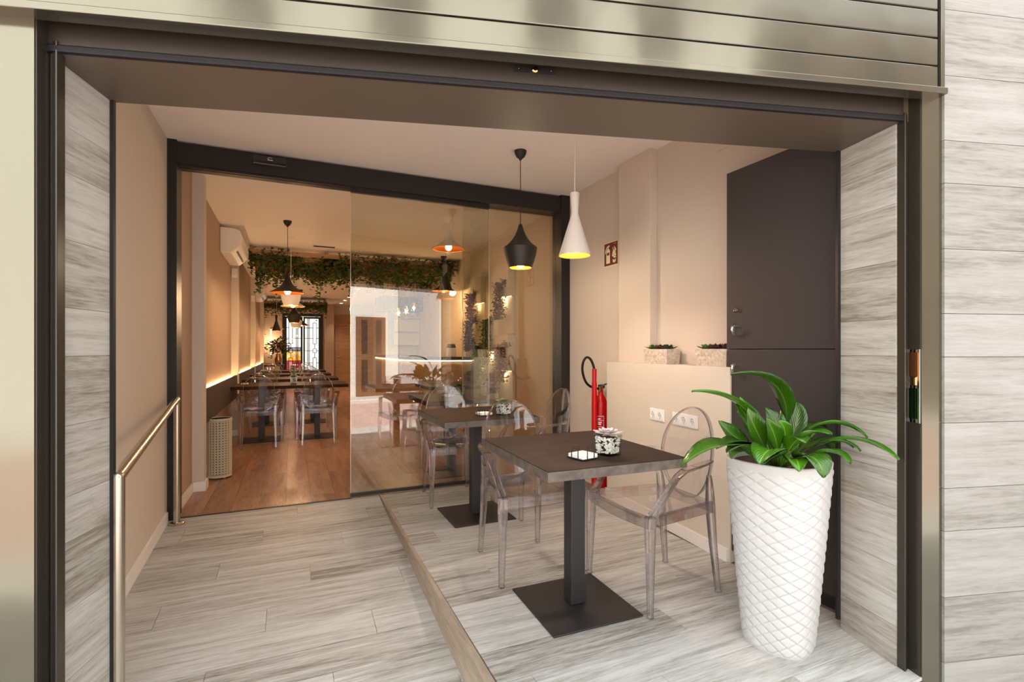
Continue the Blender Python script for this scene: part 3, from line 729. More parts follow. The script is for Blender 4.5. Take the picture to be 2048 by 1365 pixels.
for p0, p1, p2, p3, wd, upright in LEAVES:
    P = [Vector(p) for p in (p0,p1,p2,p3)]; n = 18; vs = []; fs = []; uv = []
    P[0] = Vector((P[0].x*.5, P[0].y*.5, P[0].z-.08))
    for i in range(n+1):
        s = i/n; q = 1-s
        c_ = P[0]*q**3 + P[1]*3*q*q*s + P[2]*3*q*s*s + P[3]*s**3
        tg = ((P[1]-P[0])*q*q + (P[2]-P[1])*2*q*s + (P[3]-P[2])*s*s).normalized()
        hz = Vector((P[3].x-P[0].x, P[3].y-P[0].y, 0)).normalized()
        side = Vector((hz.y, -hz.x, 0))
        if upright: side = (side*.35 + Vector((.62,-.5,0))*.8); side = (side - tg*side.dot(tg)).normalized()
        nrm = side.cross(tg).normalized()
        b_ = max(0, (s-.30)/.70)
        hw = .005 + wd*.5*(max(0, math.sin(math.pi*b_**.72))**.85 if b_ > 0 else 0)
        if i == n: hw = .0012
        for k in range(5):
            e = (k-2)/2
            wav = .006*math.sin(9*s+2.1*k)*abs(e)*(b_ > 0)
            vs.append(c_ + side*hw*e + nrm*(hw*.32*abs(e)**1.3 + wav)); uv.append((s, e))
    for i in range(n):
        for k in range(4): fs.append((i*5+k, i*5+k+1, (i+1)*5+k+1, (i+1)*5+k))
    mb = MB().add(vs, fs); mb.uv = uv
    o = mb.build('leaf', M_leaf, t, smooth=80)
    sd = o.modifiers.new('thickness', 'SOLIDIFY'); sd.thickness = .0012

# ---- charcoal meter cabinet at the right
cb = thing('cabinet', 'tall charcoal meter cabinet behind the white planter', 'cabinet', (2.40,1.81,0))
MB().box((-.075,-.325,.05),(.12,.325,2.24)).build('carcass', M_cabd, cb)
MB().box((-.068,-.31,.0),(.10,.31,.05)).build('plinth', M_cabd, cb)
for z0, z1, nm in ((.07,1.221,'lower'),(1.225,2.24,'upper')):
    d = MB().box((-.093,-.327,z0),(-.075,.325,z1)).build('door', M_cab, cb, bevel=.0015)
    if nm == 'upper':
        MB().lathe([(.001,.016),(.010,.016),(.013,.010),(.011,0)], 18).build('lock', M_steel, d, (-.093,.250,1.445), (0,R(-90),0), smooth=40)
        MB().lathe([(.001,.020),(.006,.019),(.008,.012),(.006,.008)], 14).build('key', M_brass, d, (-.095,.254,1.44), (0,R(-90),0), smooth=40)
    zk = 1.335 if nm == 'upper' else 1.115
    k = MB().sweep([(-.093,0,.016),(-.110,0,.022),(-.124,0,.014),(-.127,0,-.004),(-.116,0,-.024),(-.097,0,-.034)], [.016,.025,.029,.027,.018,.008], [.013,.016,.018,.016,.012,.006], n=14, up=(0,1,0)).build('handle', M_chrome, d, (0,.252,zk), smooth=60)
    k['label'] = 'small teardrop chrome handle'
BX('baseboard_right', M_base, (2.286,1.435,0), (2.302,1.478,.085), kind='structure')

# ---- handrail on the left
h = thing('handrail', 'brushed steel handrail along the ramp by the left wall', 'handrail', (-.56,2.17,0))
zg = lambda y: SL*(y-4.27)
F_, B_ = Vector((0,0,.77)), Vector((-.178,2.0,.868))
MB().sweep([F_, B_], .043, n=20).build('rail', M_steel, h, smooth=50)
for p, y in ((F_,2.17),(B_,4.17)):
    z0 = zg(y)
    MB().sweep([(p.x,p.y,z0+.004),(p.x,p.y,p.z)], .043, n=20).build('post', M_steel, h, smooth=50)
    MB().sphere((p.x,p.y,p.z), .0215, 20, 12).build('elbow', M_steel, h, smooth=80)
    MB().lathe([(.022,.012),(.044,.010),(.05,.004),(.05,0)], 28, (p.x,p.y,z0)).build('floor_flange', M_steel, h, smooth=40)
    for k in range(3):
        a = 2.1*k+.5; MB().sphere((p.x+.036*math.cos(a),p.y+.036*math.sin(a),z0+.010), .006, 10, 6, .6).build('bolt', M_steel, h)

# ---- fire extinguisher and its sign
e = thing('fire_extinguisher', 'red fire extinguisher with a black hose loop behind the cream ledge', 'extinguisher', (2.428,3.60,0))
MB().lathe([(.001,.0),(.058,0),(.060,.02),(.060,.72),(.056,.77),(.040,.81),(.024,.835),(.022,.86),(.001,.86)], 28).build('cylinder', M_red, e, smooth=40)
MB().box((-.02,-.012,.86),(.02,.014,.905)).build('valve', M_brass, e, bevel=.004)
MB().sweep([(.01,0,.90),(.035,-.02,.925),(.05,-.06,.93)], .022, .012, rect=True).build('lever', M_bmetal, e, bevel=.002)
MB().lathe([(.020,.0),(.030,.004),(.030,.03),(.020,.034)], 16, (.02,.02,.885)).build('gauge', M_black, e, smooth=40)
MB().sweep([(-.10,-.055,.02),(-.10,-.055,.80),(-.10,-.055,.93),(-.101,-.055,.96),(-.10,-.055,1.06)], [.050,.046,.042,.036,.040], n=16).build('horn', M_red, e, smooth=50)
MB().sweep(smooth_path([(-.10,-.055,1.05),(-.115,-.055,1.10),(-.14,-.05,1.145),(-.17,-.04,1.155),(-.192,-.03,1.12),(-.19,-.01,1.06),(-.17,0,.99),(-.13,.01,.93),(-.07,.01,.895),(-.01,.0,.885)]), .021, n=10).build('hose', M_rubber, e, smooth=60)
MB().box((-.075,-.07,.50),(-.02,-.05,.515)).build('horn_bracket', M_black, e)
lab = MB()
def arc(a0, a1, z0, z1, r=.0608):
    n = 5
    for k in range(n):
        b0, b1 = a0+(a1-a0)*k/n, a0+(a1-a0)*(k+1)/n
        lab.add([(r*math.cos(q),r*math.sin(q),z) for q, z in ((b0,z0),(b1,z0),(b1,z1),(b0,z1))], [(0,1,2,3)])
c0, c1 = R(205), R(262)
for z in (.30,.42,.455,.50,.565,.62,.655): arc(c0, c1, z, z+.003)
arc(c0, c0+.04, .30, .655); arc(c1-.04, c1, .30, .655)
for z, q in ((.63,.5),(.60,.75),(.585,.6),(.53,.8),(.475,.7),(.40,.8),(.375,.6),(.35,.75)): arc(c0+.15, c0+.15+(c1-c0-.3)*q, z, z+.008)
lab.build('label', M_white, e)
s = thing('fire_extinguisher_sign', 'dark red sign with white extinguisher and flame pictograms on the right wall', 'sign', (2.512,3.57,2.045))
MB().box((0,-.105,-.105),(.004,.105,.105)).build('plate', M_cream, s, bevel=.001)
MB().box((-.001,-.097,-.097),(.001,.097,.097)).build('red_field', M_dred, s)
def flat(nm, polys, x=-.0018, m=M_cream):
    mb = MB()
    for p in polys:
        k = len(p); mb.add([(x,-a,b) for a,b in p] + [(.0,-a,b) for a,b in p], [tuple(range(k)), tuple(range(k,2*k))[::-1]] + [(i,(i+1)%k,k+(i+1)%k,k+i) for i in range(k)])
    return mb.build(nm, m, s)
# pictogram coordinates: first number grows to the right as seen from the room
flat('extinguisher_pictogram', [
    [(-.066,-.078),(-.012,-.078),(-.012,-.008),(-.066,-.008)], [(-.066,.016),(-.012,.016),(-.012,.030),(-.066,.030)],
    [(-.066,.030),(-.012,.030),(-.028,.048),(-.050,.048)], [(-.044,.048),(-.032,.048),(-.032,.064),(-.044,.064)],
    [(-.046,.062),(-.016,.066),(-.018,.078),(-.044,.074)], [(-.046,.062),(-.044,.074),(-.062,.064),(-.058,.052)],
    [(-.058,.052),(-.062,.064),(-.078,.040),(-.070,.034)], [(-.070,.034),(-.078,.040),(-.084,.012),(-.074,.012)],
    [(-.066,-.009),(-.058,-.009),(-.058,.017),(-.066,.017)], [(-.020,-.009),(-.012,-.009),(-.012,.017),(-.020,.017)]])
flat('flame_pictogram', [
    [(.030,-.076),(.050,-.082),(.070,-.074),(.076,-.050),(.052,-.060),(.028,-.050)],
    [(.018,-.026),(.026,-.022),(.044,-.040),(.060,-.044),(.078,-.038),(.074,-.030),(.060,-.026),(.046,-.020),(.034,-.006),(.028,.016),(.022,-.004)],
    [(.030,.012),(.040,-.010),(.058,-.024),(.076,-.026),(.076,-.006),(.062,-.002),(.048,.010),(.044,.024),(.034,.052),(.026,.050),(.034,.034)],
    [(.044,.022),(.054,.004),(.074,-.002),(.074,.006),(.062,.016),(.056,.030)], [(.050,.060),(.054,.030),(.070,.014),(.078,.022),(.074,.036),(.060,.050)]])
flat('fine_print', [[(.040,.080),(.058,.080),(.058,.086),(.040,.086)],[(.064,.076),(.078,.076),(.078,.088),(.064,.088)]], m=mat('faded print', srgb(190,110,110), .5))

# ---- power sockets on the ledge
def sockets(y, n, z, lab):
    x = 2.296 + .0728*(y-2.10)
    t = thing('power_socket', lab, 'socket', (x-.0005,y,z), R(-4.16), 'white power sockets on the ledge')
    W2 = n*.0405
    MB().box((-.008,-W2,-.042),(.0,W2,.042)).build('frame', M_white, t, bevel=.003)
    for k in range(n):
        y0 = (k-(n-1)/2)*.079
        MB().box((-.0105,-.034,-.034),(-.008,.034,.034)).build('module', M_white, t, (0,y0,0), bevel=.002)
        MB().lathe([(.024,0),(.024,.003),(.0215,.003),(.0205,-.0)], 28).build('rim', M_white, t, (-.0105,y0,0), (0,R(-90),0), smooth=40)
        MB().lathe([(.0005,.0),(.0205,.0)], 24).build('well', mat('socket well', srgb(214,212,208), .5) if k == 0 and n == 2 else M_well, t, (-.0108,y0,0), (0,R(-90),0))
        for dy in (-.0095,.0095): MB().lathe([(.0004,0),(.0028,0)], 10).build('pin_hole', M_black, t, (-.0112,y0+dy,0), (0,R(-90),0))
        for dz in (-.019,.019): MB().box((-.0122,-.003,-.002),(-.0105,.003,.002)).build('earth_clip', M_steel, t, (0,y0,dz))
M_well = mat('socket well grey', srgb(214,212,208), .5)
sockets(2.775, 2, .765, 'white double power socket on the ledge, left of the triple one')
sockets(2.485, 3, .765, 'white triple power socket on the ledge, seen through the clear chair')

# ---- succulent troughs on the ledge
def trough(y, lab, mats):
    x = 2.425 + .05*(y-2.8)
    t = thing('succulent_trough', lab, 'plant', (x,y,1.12), R(-3.5), 'succulent troughs on the ledge')
    vs = []
    for s, z in ((.93,0),(1,.105)): vs += [(-.058*s,-.135*s,z),(.058*s,-.135*s,z),(.058*s,.135*s,z),(-.058*s,.135*s,z)]
    vs += [(-.048,-.125,.105),(.048,-.125,.105),(.048,.125,.105),(-.048,.125,.105),(-.048,-.125,.09),(.048,-.125,.09),(.048,.125,.09),(-.048,.125,.09)]
    fs = [(3,2,1,0)]
    for q in (0,4,8):
        for k in range(4): fs.append((q+k,q+(k+1)%4,q+4+(k+1)%4,q+4+k))
    MB().add(vs, fs[:]).build('trough', M_pot, t)
    MB().box((-.05,-.126,.07),(.05,.126,.094)).build('soil', M_soil, t)
    # raised ring relief on the faces
    for r_, zz in ((0,.076),(1,.030)):
        for k in range(6):
            y0 = -.112 + k*.045 + (.0 if r_ == 0 else .018)
            if abs(y0) > .122: continue
            xx = -.058*(.93+.07*zz/.105)
            MB().lathe([(.019,.0),(.0175,.001),(.016,.0),(.012,.0),(.0105,.001),(.009,0),(.004,.0),(.0005,.001)], 16).build('ring_relief', M_pot, t, (xx-.0005,y0,zz), (0,R(-90),0), smooth=50)
    for k in range(3):
        yy = -.123 + k*0; xx = -.036+.036*k
        MB().lathe([(.019,.0),(.0175,.001),(.016,.0),(.012,.0),(.0105,.001),(.009,0),(.004,.0),(.0005,.001)], 16).build('ring_relief', M_pot, t, (xx,-.1325,.072), (R(90),0,0), smooth=50)
    for k, m in enumerate(mats):
        rosette(t, m, .070, 4, (random.uniform(-.012,.004), .085-.085*k, .098), 1.05, .5)
trough(2.83, 'patterned clay trough of green and plum succulents by the pilaster, whole', (M_sgreen, M_splum, M_sdark))
trough(2.29, 'patterned clay trough of succulents partly hidden by the charcoal cabinet', (M_sgreen, M_splum, M_splum))

# ================================================================== PENDANT LAMPS
PROF = {
 'hat':  [(.185,0),(.187,.006),(.150,.030),(.100,.060),(.062,.098),(.040,.140),(.027,.185),(.020,.215),(.001,.22)],
 'urn':  [(.088,0),(.105,.05),(.118,.095),(.126,.142),(.128,.150),(.122,.158),(.100,.172),(.072,.200),(.048,.236),(.030,.272),(.019,.305),(.012,.33),(.001,.332)],
 'cone': [(.106,0),(.100,.018),(.026,.262),(.0225,.285),(.024,.31),(.031,.405),(.029,.410),(.001,.412)]}
def pendant(lab, shape, x, y, z, m, em, power, lit=True, cm=None, ceil=2.73, canopy=True):
    t = thing('pendant_lamp', lab, 'lamp', (x,y,z), 0, 'pendant lamps')
    pr = PROF[shape]
    sh_ = MB().lathe(pr, 40).build('shade', m, t, smooth=30)
    inn = [(max(.001, r-.005), zz+.0005 if k == 0 else zz-.004) for k, (r, zz) in enumerate(pr)]
    MB().lathe(inn, 40).build('shade_lining', M_gold, t, smooth=30)
    top = pr[-1][1]
    cm = cm or m
    MB().sweep([(0,0,top-.002),(.001,0,(top+ceil-z)/2),(0,0,ceil-z-.03)], .006, n=8).build('cord', cm, t, smooth=60)
    if canopy: MB().lathe([(.006,-.072),(.014,-.060),(.032,-.045),(.044,-.02),(.047,0),(.001,0)], 24, (0,0,ceil-z)).build('canopy', cm, t, smooth=40)
    if lit:
        wc = WARM if y > 4.3 else (1,.80,.58)
        zb = {'hat':.018,'urn':.036,'cone':.06}[shape]
        bu = MB().sphere((0,0,zb), .036, 16, 10).build('bulb', em, t, smooth=80)
        MB().lathe([(.016,zb+.028),(.016,zb+.07),(.001,zb+.07)], 14).build('lamp_holder', M_black, t)
        point('lamp light', (0,0,zb-.045), power, wc, parent=t)
    return t
pendant('black urn-shaped pendant with a gold inside, hanging over the entrance tables', 'urn', 1.59, 3.43, 1.842, M_pblack, M_bulb, 16)
pendant('white cone pendant with a gold inside, hanging over the entrance tables', 'cone', 1.688, 2.80, 1.832, M_pwhite, M_bulb, 6, lit=False)
point('lamp light', (1.688,2.80,1.90), 20, (1,.88,.76))
pendant('black wide hat pendant nearest in the dining room row', 'hat', -.04, 6.40, 1.885, M_pblack, M_bulb, 9)
pendant('white urn pendant just behind the black hat pendant', 'urn', -.005, 7.32, 1.815, M_pwhite, M_bulb, 12)
pendant('white hat pendant with a gold rim, below the white urn pendant', 'hat', .025, 9.00, 1.935, M_pwhite, M_bulb, 12)
pendant('black urn pendant in the middle of the dining room row', 'urn', .048, 10.6, 1.745, M_pblack, M_bulbd, 18)
pendant('white cone pendant hanging before the rear door', 'urn', .10, 12.2, 1.715, M_pwhite, M_bulbd, 14)
pendant('black hat pendant last in the row before the rear door', 'hat', .22, 13.6, 1.83, M_pblack, M_bulbd, 14)
pendant('small black cone pendant above the console flowers', 'cone', -.36, 14.5, 1.72, M_pblack, M_bulbd, 6)
pendant('white hat pendant behind the black cone near the console', 'hat', -.37, 15.2, 1.79, M_pwhite, M_bulbd, 8)
pendant('white hat pendant with a glowing bulb, high behind the glass', 'hat', 1.645, 5.50, 2.372, M_pwhite, M_bulb, 5)
pendant('black cone pendant behind the glass in front of the bar', 'cone', 2.03, 6.95, 2.065, M_pblack, M_bulbd, 8)
pendant('black hat pendant with a gold underside above the bar', 'hat', 2.25, 7.80, 2.165, M_pblack, M_bulb, 16)
for k, (x, y, z) in enumerate(((1.66,8.5,1.84),(1.78,8.45,1.87),(1.90,8.4,1.93))):
    t = thing('jar_lamp', 'clear glass jar lamp over the bar, %s of three' % ('leftmost','middle','rightmost')[k], 'lamp', (x,y,z), 0, 'glass jar lamps over the bar')
    MB().lathe([(.001,-.05),(.040,-.05),(.046,-.03),(.046,.03),(.030,.06),(.022,.075)], 20).build('jar', M_clearpot, t, smooth=50)
    MB().sphere((0,0,0), .022, 12, 8).build('bulb', M_bulb, t, smooth=80)
    MB().lathe([(.018,.03),(.022,.085),(.001,.09)], 14).build('lamp_holder', M_brass, t)
    MB().sweep([(0,0,.085),(0,0,2.73-z)], .005, n=6).build('cord', M_black, t)
    point('lamp light', (0,0,-.10), 5, parent=t)
# recessed downlights towards the rear right
for k, (x, y) in enumerate(((1.53,12.9),(1.53,13.9),(1.52,15.0),(1.50,16.0),(1.48,17.0))):
    t = thing('downlight', 'round recessed ceiling downlight at the rear right, %s from the camera' % ('first','second','third','fourth','fifth')[k], 'lamp', (x,y,2.73), 0, 'recessed downlights')
    MB().lathe([(.045,.0),(.060,-.004),(.062,.0)], 24).build('trim_ring', M_white, t, smooth=40)
    MB().lathe([(.001,-.001),(.046,-.001)], 24).build('lens', M_spot, t)
    sd_ = bpy.data.lights.new('lamp light', 'SPOT'); sd_.energy = 30; sd_.color = (1,.74,.48); sd_.spot_size = R(95); sd_.spot_blend = .6; sd_.shadow_soft_size = .03
    so_ = bpy.data.objects.new('lamp light', sd_); COL.objects.link(so_); so_.location = (0,0,-.012); so_.parent = t

# ================================================================== DINING ROOM LEFT WALL
for k, (y0, y1) in enumerate(((5.15,8.045),(8.205,11.69),(11.85,15.19))):
    t = thing('wall_panel', 'dark wenge wall panel with a glowing led top, %s bay from the glass' % ('first','second','third')[k], 'panel', (-.78,(y0+y1)/2,.55), 0, 'dark wall panels with led glow')
    hl = (y1-y0)/2
    MB().box((.05,-hl,.0),(.078,hl,.31)).build('panel', M_bench, t)
    MB().box((.0,-hl,.20),(.05,hl,.24)).build('batten', M_bench, t)
    MB().box((.003,-hl+.02,.285),(.013,hl-.02,.293)).build('led_strip', M_led, t)
def split_unit(x, y, z, ln, lab):
    t = thing('air_conditioner', lab, 'air conditioner', (x,y,z), 0, 'wall air conditioners')
    pr = [(0,.0),(.12,.0),(.225,.10),(.235,.20),(.21,.275),(.14,.30),(0,.305)]
    vs = [(a,0,b) for a,b in pr] + [(a,ln,b) for a,b in pr]; k = len(pr)
    MB().add(vs, [tuple(range(k)), tuple(range(k,2*k))[::-1]] + [(i,(i+1)%k,k+(i+1)%k,k+i) for i in range(k)]).build('casing', M_white, t, bevel=.012, seg=3)
    sl = MB().add([(.160,.14,.034),(.178,.14,.052),(.178,ln-.10,.052),(.160,ln-.10,.034),(.158,.14,.042),(.176,.14,.060),(.176,ln-.10,.060),(.158,ln-.10,.042)], [(0,1,2,3),(4,7,6,5),(0,4,5,1),(1,5,6,2),(2,6,7,3),(3,7,4,0)]).build('air_slot', M_black, t)
    MB().add([(.132,.06,.008),(.150,.06,.026),(.150,ln-.06,.026),(.132,ln-.06,.008),(.130,.06,.013),(.148,.06,.031),(.148,ln-.06,.031),(.130,ln-.06,.013)], [(0,1,2,3),(4,7,6,5),(0,4,5,1),(1,5,6,2),(2,6,7,3),(3,7,4,0)]).build('louvre', M_base, t)
split_unit(-.78, 6.85, 2.39, 1.05, 'white wall air conditioner nearest, high on the left dining wall')
split_unit(-.78, 12.6, 2.38, 1.00, 'white wall air conditioner farther back, beyond the first ivy trellis')
for k, (y, z) in enumerate(((8.04,2.24),(11.68,2.22))):
    t = thing('wall_sounder', 'small white box on the %s pilaster below an air conditioner' % ('second','third')[k], 'alarm', (-.735,y,z), 0, 'white boxes on the pilasters')
    MB().box((-.035,-.035,0),(.035,.02,.13)).build('casing', M_white, t, bevel=.008)
    MB().box((-.022,-.037,.03),(.022,-.034,.06)).build('grille', M_base, t)
t = thing('wall_plate', 'narrow dark plate on the left dining wall near the doorway', 'plate', (-.78,5.60,2.06))
MB().box((0,-.06,0),(.012,.06,.16)).build('plate', M_cabd, t, bevel=.003); MB().box((.012,-.03,.05),(.015,.03,.11)).build('emblem', M_sgreen, t)
# perforated bin
t = thing('umbrella_stand', 'cream perforated metal umbrella stand by the left pilaster', 'umbrella stand', (-.63,5.50,0))
MB().lathe([(.001,.022),(.098,.022),(.098,.56),(.094,.56),(.094,.026)], 40).build('liner', M_bindark, t, smooth=40)
r_ = .103; nu, nv = 24, 22
def ring_patch(mb, a0, z0, da, dz, wq, ri):
    ro = ri+.004
    for (x0, x1, y0, y1) in ((0,1,0,wq),(0,1,1-wq,1),(0,wq,wq,1-wq),(1-wq,1,wq,1-wq)):
        vs = []
        for rr in (ri, ro):
            for px, py in ((x0,y0),(x1,y0),(x1,y1),(x0,y1)):
                a = a0+da*px; vs.append((rr*math.cos(a), rr*math.sin(a), z0+dz*py))
        mb.add(vs, [(0,1,2,3),(7,6,5,4),(0,4,5,1),(1,5,6,2),(2,6,7,3),(3,7,4,0)])
mb = MB(); da = 2*math.pi/nu; dz = .53/nv
for j in range(nv):
    for k in range(nu):
        ring_patch(mb, k*da+da*.08, .03+j*dz+dz*.08, da*.84, dz*.84, .24, r_-.003)
        if True: ring_patch(mb, k*da+da*.68, .03+j*dz+dz*.68, da*.64, dz*.64, .3, r_-.001)
lt = mb.build('lattice', M_bin, t)
for z in (.020,.556): MB().lathe([(r_-.004,z-.008),(r_+.004,z-.008),(r_+.004,z+.010),(r_-.004,z+.010),(r_-.004,z-.008)], 40).build('hoop', M_bin, t, smooth=30)
for k in range(3):
    a = 2.1*k-.9; MB().lathe([(.001,0),(.010,0),(.010,.014),(.001,.014)], 12, (.075*math.cos(a),.075*math.sin(a),0)).build('foot', M_white, t)
# ceiling vent and detector
t = thing('ceiling_vent', 'slim ceiling vent before the first ivy trellis', 'vent', (.44,7.75,2.73))
MB().box((-.16,-.06,-.008),(.16,.06,0)).build('frame', M_white, t)
for k in range(3): MB().box((-.145,-.045+k*.03,-.011),(.145,-.027+k*.03,-.007)).build('slot', M_black, t)
t = thing('ceiling_rose', 'loose white ceiling rose with a curled cable behind the glass', 'ceiling rose', (2.02,5.65,2.73))
MB().lathe([(.006,-.072),(.014,-.060),(.032,-.045),(.044,-.02),(.047,0),(.001,0)], 24).build('rose', M_pwhite, t, smooth=40)
MB().sweep([(0,0,-.07),(-.03,0,-.10),(-.10,.02,-.09),(-.20,.05,-.04),(-.25,.06,-.005)], .006, n=6).build('cable', M_pwhite, t)

# ================================================================== IVY TRELLISES
def leaf_cloud(mb, pts, size, rnd):
    for p in pts:
        a = rnd.uniform(0, 2*math.pi); tl = rnd.uniform(-1.1, 1.1); s = size*rnd.uniform(.7,1.3)
        ux = Vector((math.cos(a), math.sin(a), rnd.uniform(-.4,.4))).normalized()
        uy = ux.cross(Vector((math.sin(tl)*math.cos(a+1), math.sin(tl)*math.sin(a+1), math.cos(tl)))).normalized()
        P = Vector(p); uz = ux.cross(uy)*.25
        mb.add([P-ux*s*.5, P-ux*s*.1+uy*s*.42+uz*s, P+ux*s*.15+uy*s*.22, P+ux*s*.6, P+ux*s*.15-uy*s*.22, P-ux*s*.1-uy*s*.42+uz*s], [(0,1,2,3),(0,3,4,5)])
def trellis(lab, x0, x1, ys, z, n_leaf, labg, seed, drop):
    rnd = random.Random(seed)
    t = thing('ceiling_trellis', lab, 'trellis', ((x0+x1)/2, ys[0], z), 0, 'wooden ceiling trellises')
    hw = (x1-x0)/2
    for y in ys: MB().box((-hw,-.02,-.03),(hw,.02,.03)).build('slat', M_oak, t, (0,y-ys[0],0))
    nb = max(2, int(hw*2/.8))
    for k in range(nb+1): MB().box((-.02,-.03,.03),(.02,ys[-1]-ys[0]+.03,2.728-z)).build('cross_batten', M_oak, t, (-hw+.03+(2*hw-.06)*k/nb,0,0))
    g = thing('ivy_garland', labg, 'plant', ((x0+x1)/2, ys[0], z), 0, 'ivy garlands on the trellises')
    P1, P2 = [], []
    cl = [(rnd.uniform(-hw,hw), rnd.choice(ys)-ys[0], rnd.uniform(.06,.20)) for _ in range(int(60*hw))]
    for k in range(n_leaf):
        c = rnd.choice(cl)
        p = (min(hw,max(-hw,rnd.gauss(c[0],c[2]))), c[1]+rnd.gauss(0,.07), min(.06,rnd.gauss(-.03,.05)) - (abs(rnd.gauss(0,drop)) if rnd.random() < .35 else 0))
        (P2 if rnd.random() < .12 else P1).append(p)
    mb = MB(); leaf_cloud(mb, P1, .056, rnd); o = mb.build('ivy_leaves', M_vine, g); o['kind'] = 'stuff'
    mb = MB(); leaf_cloud(mb, P2, .056, rnd); o = mb.build('autumn_leaves', M_vinered, g); o['kind'] = 'stuff'
trellis('wooden ceiling trellis covered in ivy across the middle of the room', -.56, 2.58, (8.15,8.58,9.0,9.45,9.9), 2.655, 11000, 'thick ivy garland on the first trellis, with some red leaves', 5, .10)
trellis('far wooden ceiling trellis with ivy in front of the rear door', -.70, .95, (15.6,15.95,16.3), 2.56, 3600, 'dark ivy garland on the far trellis above the rear door', 6, .12)
def strand(x, y, z0, z1, lab, m=M_vine, wd=.03):
    rnd = random.Random(int(x*1000))
    t = thing('hanging_vine', lab, 'plant', (x,y,z0), 0, 'vines hanging from the trellis')
    ln = z0-z1; pts = []
    for k in range(int(ln*170)): s = rnd.random(); pts.append((rnd.gauss(.02*math.sin(5*s),wd*(1-.5*s)), rnd.gauss(0,wd*.8), -ln*s))
    mb = MB(); leaf_cloud(mb, pts, .045, rnd); o = mb.build('vine_leaves', m, t); o['kind'] = 'stuff'
    MB().sweep([(0,0,0),(.02,0,-ln*.5),(0,0,-ln)], .006, n=5).build('stem', M_soil, t)
for k, (x, z1) in enumerate(((-.42,2.05),(-.20,2.13),(-.12,2.22),(.28,2.28),(.39,1.91),(.60,2.25),(.88,2.06),(1.14,2.13),(1.34,2.2),(1.58,2.13),(1.95,2.26))):
    strand(x, 8.2, 2.55, z1, 'thin ivy vine hanging from the first trellis, %s from the left' % ('first','second','third','fourth','fifth','sixth','seventh','eighth','ninth','tenth','eleventh')[k])

# ================================================================== REAR WALL: glazed double door with ironwork, console, oak door
dd = thing('rear_door', 'black double glass door with geometric ironwork at the rear, daylight behind', 'door', (.355,18.0,0))
dd['kind'] = 'structure' if False else 'thing'
def db(nm, m, a, b, p=dd): return MB().box(a, b).build(nm, m, p)
db('frame_left', M_iron, (-.625,-.05,0), (-.545,.05,2.42)); db('frame_right', M_iron, (.545,-.05,0), (.625,.05,2.42)); db('frame_top', M_iron, (-.545,-.05,2.33), (.545,.05,2.42))
for sx in (-1, 1):
    lf = MB().box((-.055 if sx > 0 else -.055,-.03,.04),(.0,.03,2.33)) if False else None
    x0, x1 = (-.545,-.01) if sx < 0 else (.01,.545)
    d = db('door_leaf', M_iron, (x0,-.025,.02), (x1,.025,.14))
    for a, b in (((x0,-.025,.14),(x0+.05,.025,2.32)), ((x1-.06,-.025,.14),(x1,.025,2.32)), ((x0+.05,-.025,2.26),(x1-.06,.025,2.32))): MB().box(a, b).build('stile', M_iron, d)
    MB().box((x0+.05,.0,.14),(x1-.06,.006,2.26)).build('glass_pane', clear('door glass %d' % sx, (.95,.96,.96,1), (.8,.82,.82,1), 1.5), d)
    g0, g1 = x0+.05, x1-.06
    mb = MB()
    def bar(xa, za, xb, zb, th=.018):
        mb.box((min(xa,xb)-th/2,-.018,min(za,zb)-th/2), (max(xa,xb)+th/2,-.006,max(za,zb)+th/2))
    ins = g1-.11 if sx < 0 else g0+.11      # cluster of verticals near the meeting stiles
    for q in (-.03,.0,.03): bar(ins+q, .14, ins+q, 2.26)
    cx = (g0+.12) if sx < 0 else (g1-.12)
    w2 = .055
    for z0, z1 in ((.14,.95),(1.42,2.12)):
        bar(cx-w2,z0,cx-w2,z1); bar(cx+w2,z0,cx+w2,z1); bar(cx-w2,z0,cx+w2,z0); bar(cx-w2,z1,cx+w2,z1)
    bar(cx-w2,1.12,cx+w2,1.12); bar(cx-w2,1.25,cx+w2,1.25); bar(cx-w2,1.12,cx-w2,1.25); bar(cx+w2,1.12,cx+w2,1.25)
    bar(cx,.95,cx,1.12); bar(cx,1.25,cx,1.42)
    for z in (.78,1.185,1.60,1.95): bar(g0,z,cx-w2,z); bar(cx+w2,z,g1,z)
    mb.build('ironwork', M_iron, d)
# display stand outside the rear door
t = thing('display_stand', 'red and yellow display stand outside the rear door, seen through its left leaf', 'display', (.10,19.6,-.02))
MB().box((-.26,-.15,0),(.26,.15,.86)).build('body', M_redp, t)
MB().box((-.27,-.16,.86),(.27,.16,1.18)).build('header_panel', M_yellow, t)
MB().box((-.22,-.14,1.18),(.22,.14,1.34)).build('top_crate', mat('navy crate', srgb(50,54,90), .6), t)
MB().sweep([(-.10+.2*k/8,-.155 if False else -.165,1.02+.06*math.sin(k*1.9)) for k in range(9)], .02, n=6).build('lettering_swash', M_redp, t)
for j in range(5):
    for k in range(3): MB().box((-.06+.07*k,-.156,.12+.14*j),(-.02+.07*k,-.150,.16+.14*j)).build('white_mark', M_white, t)
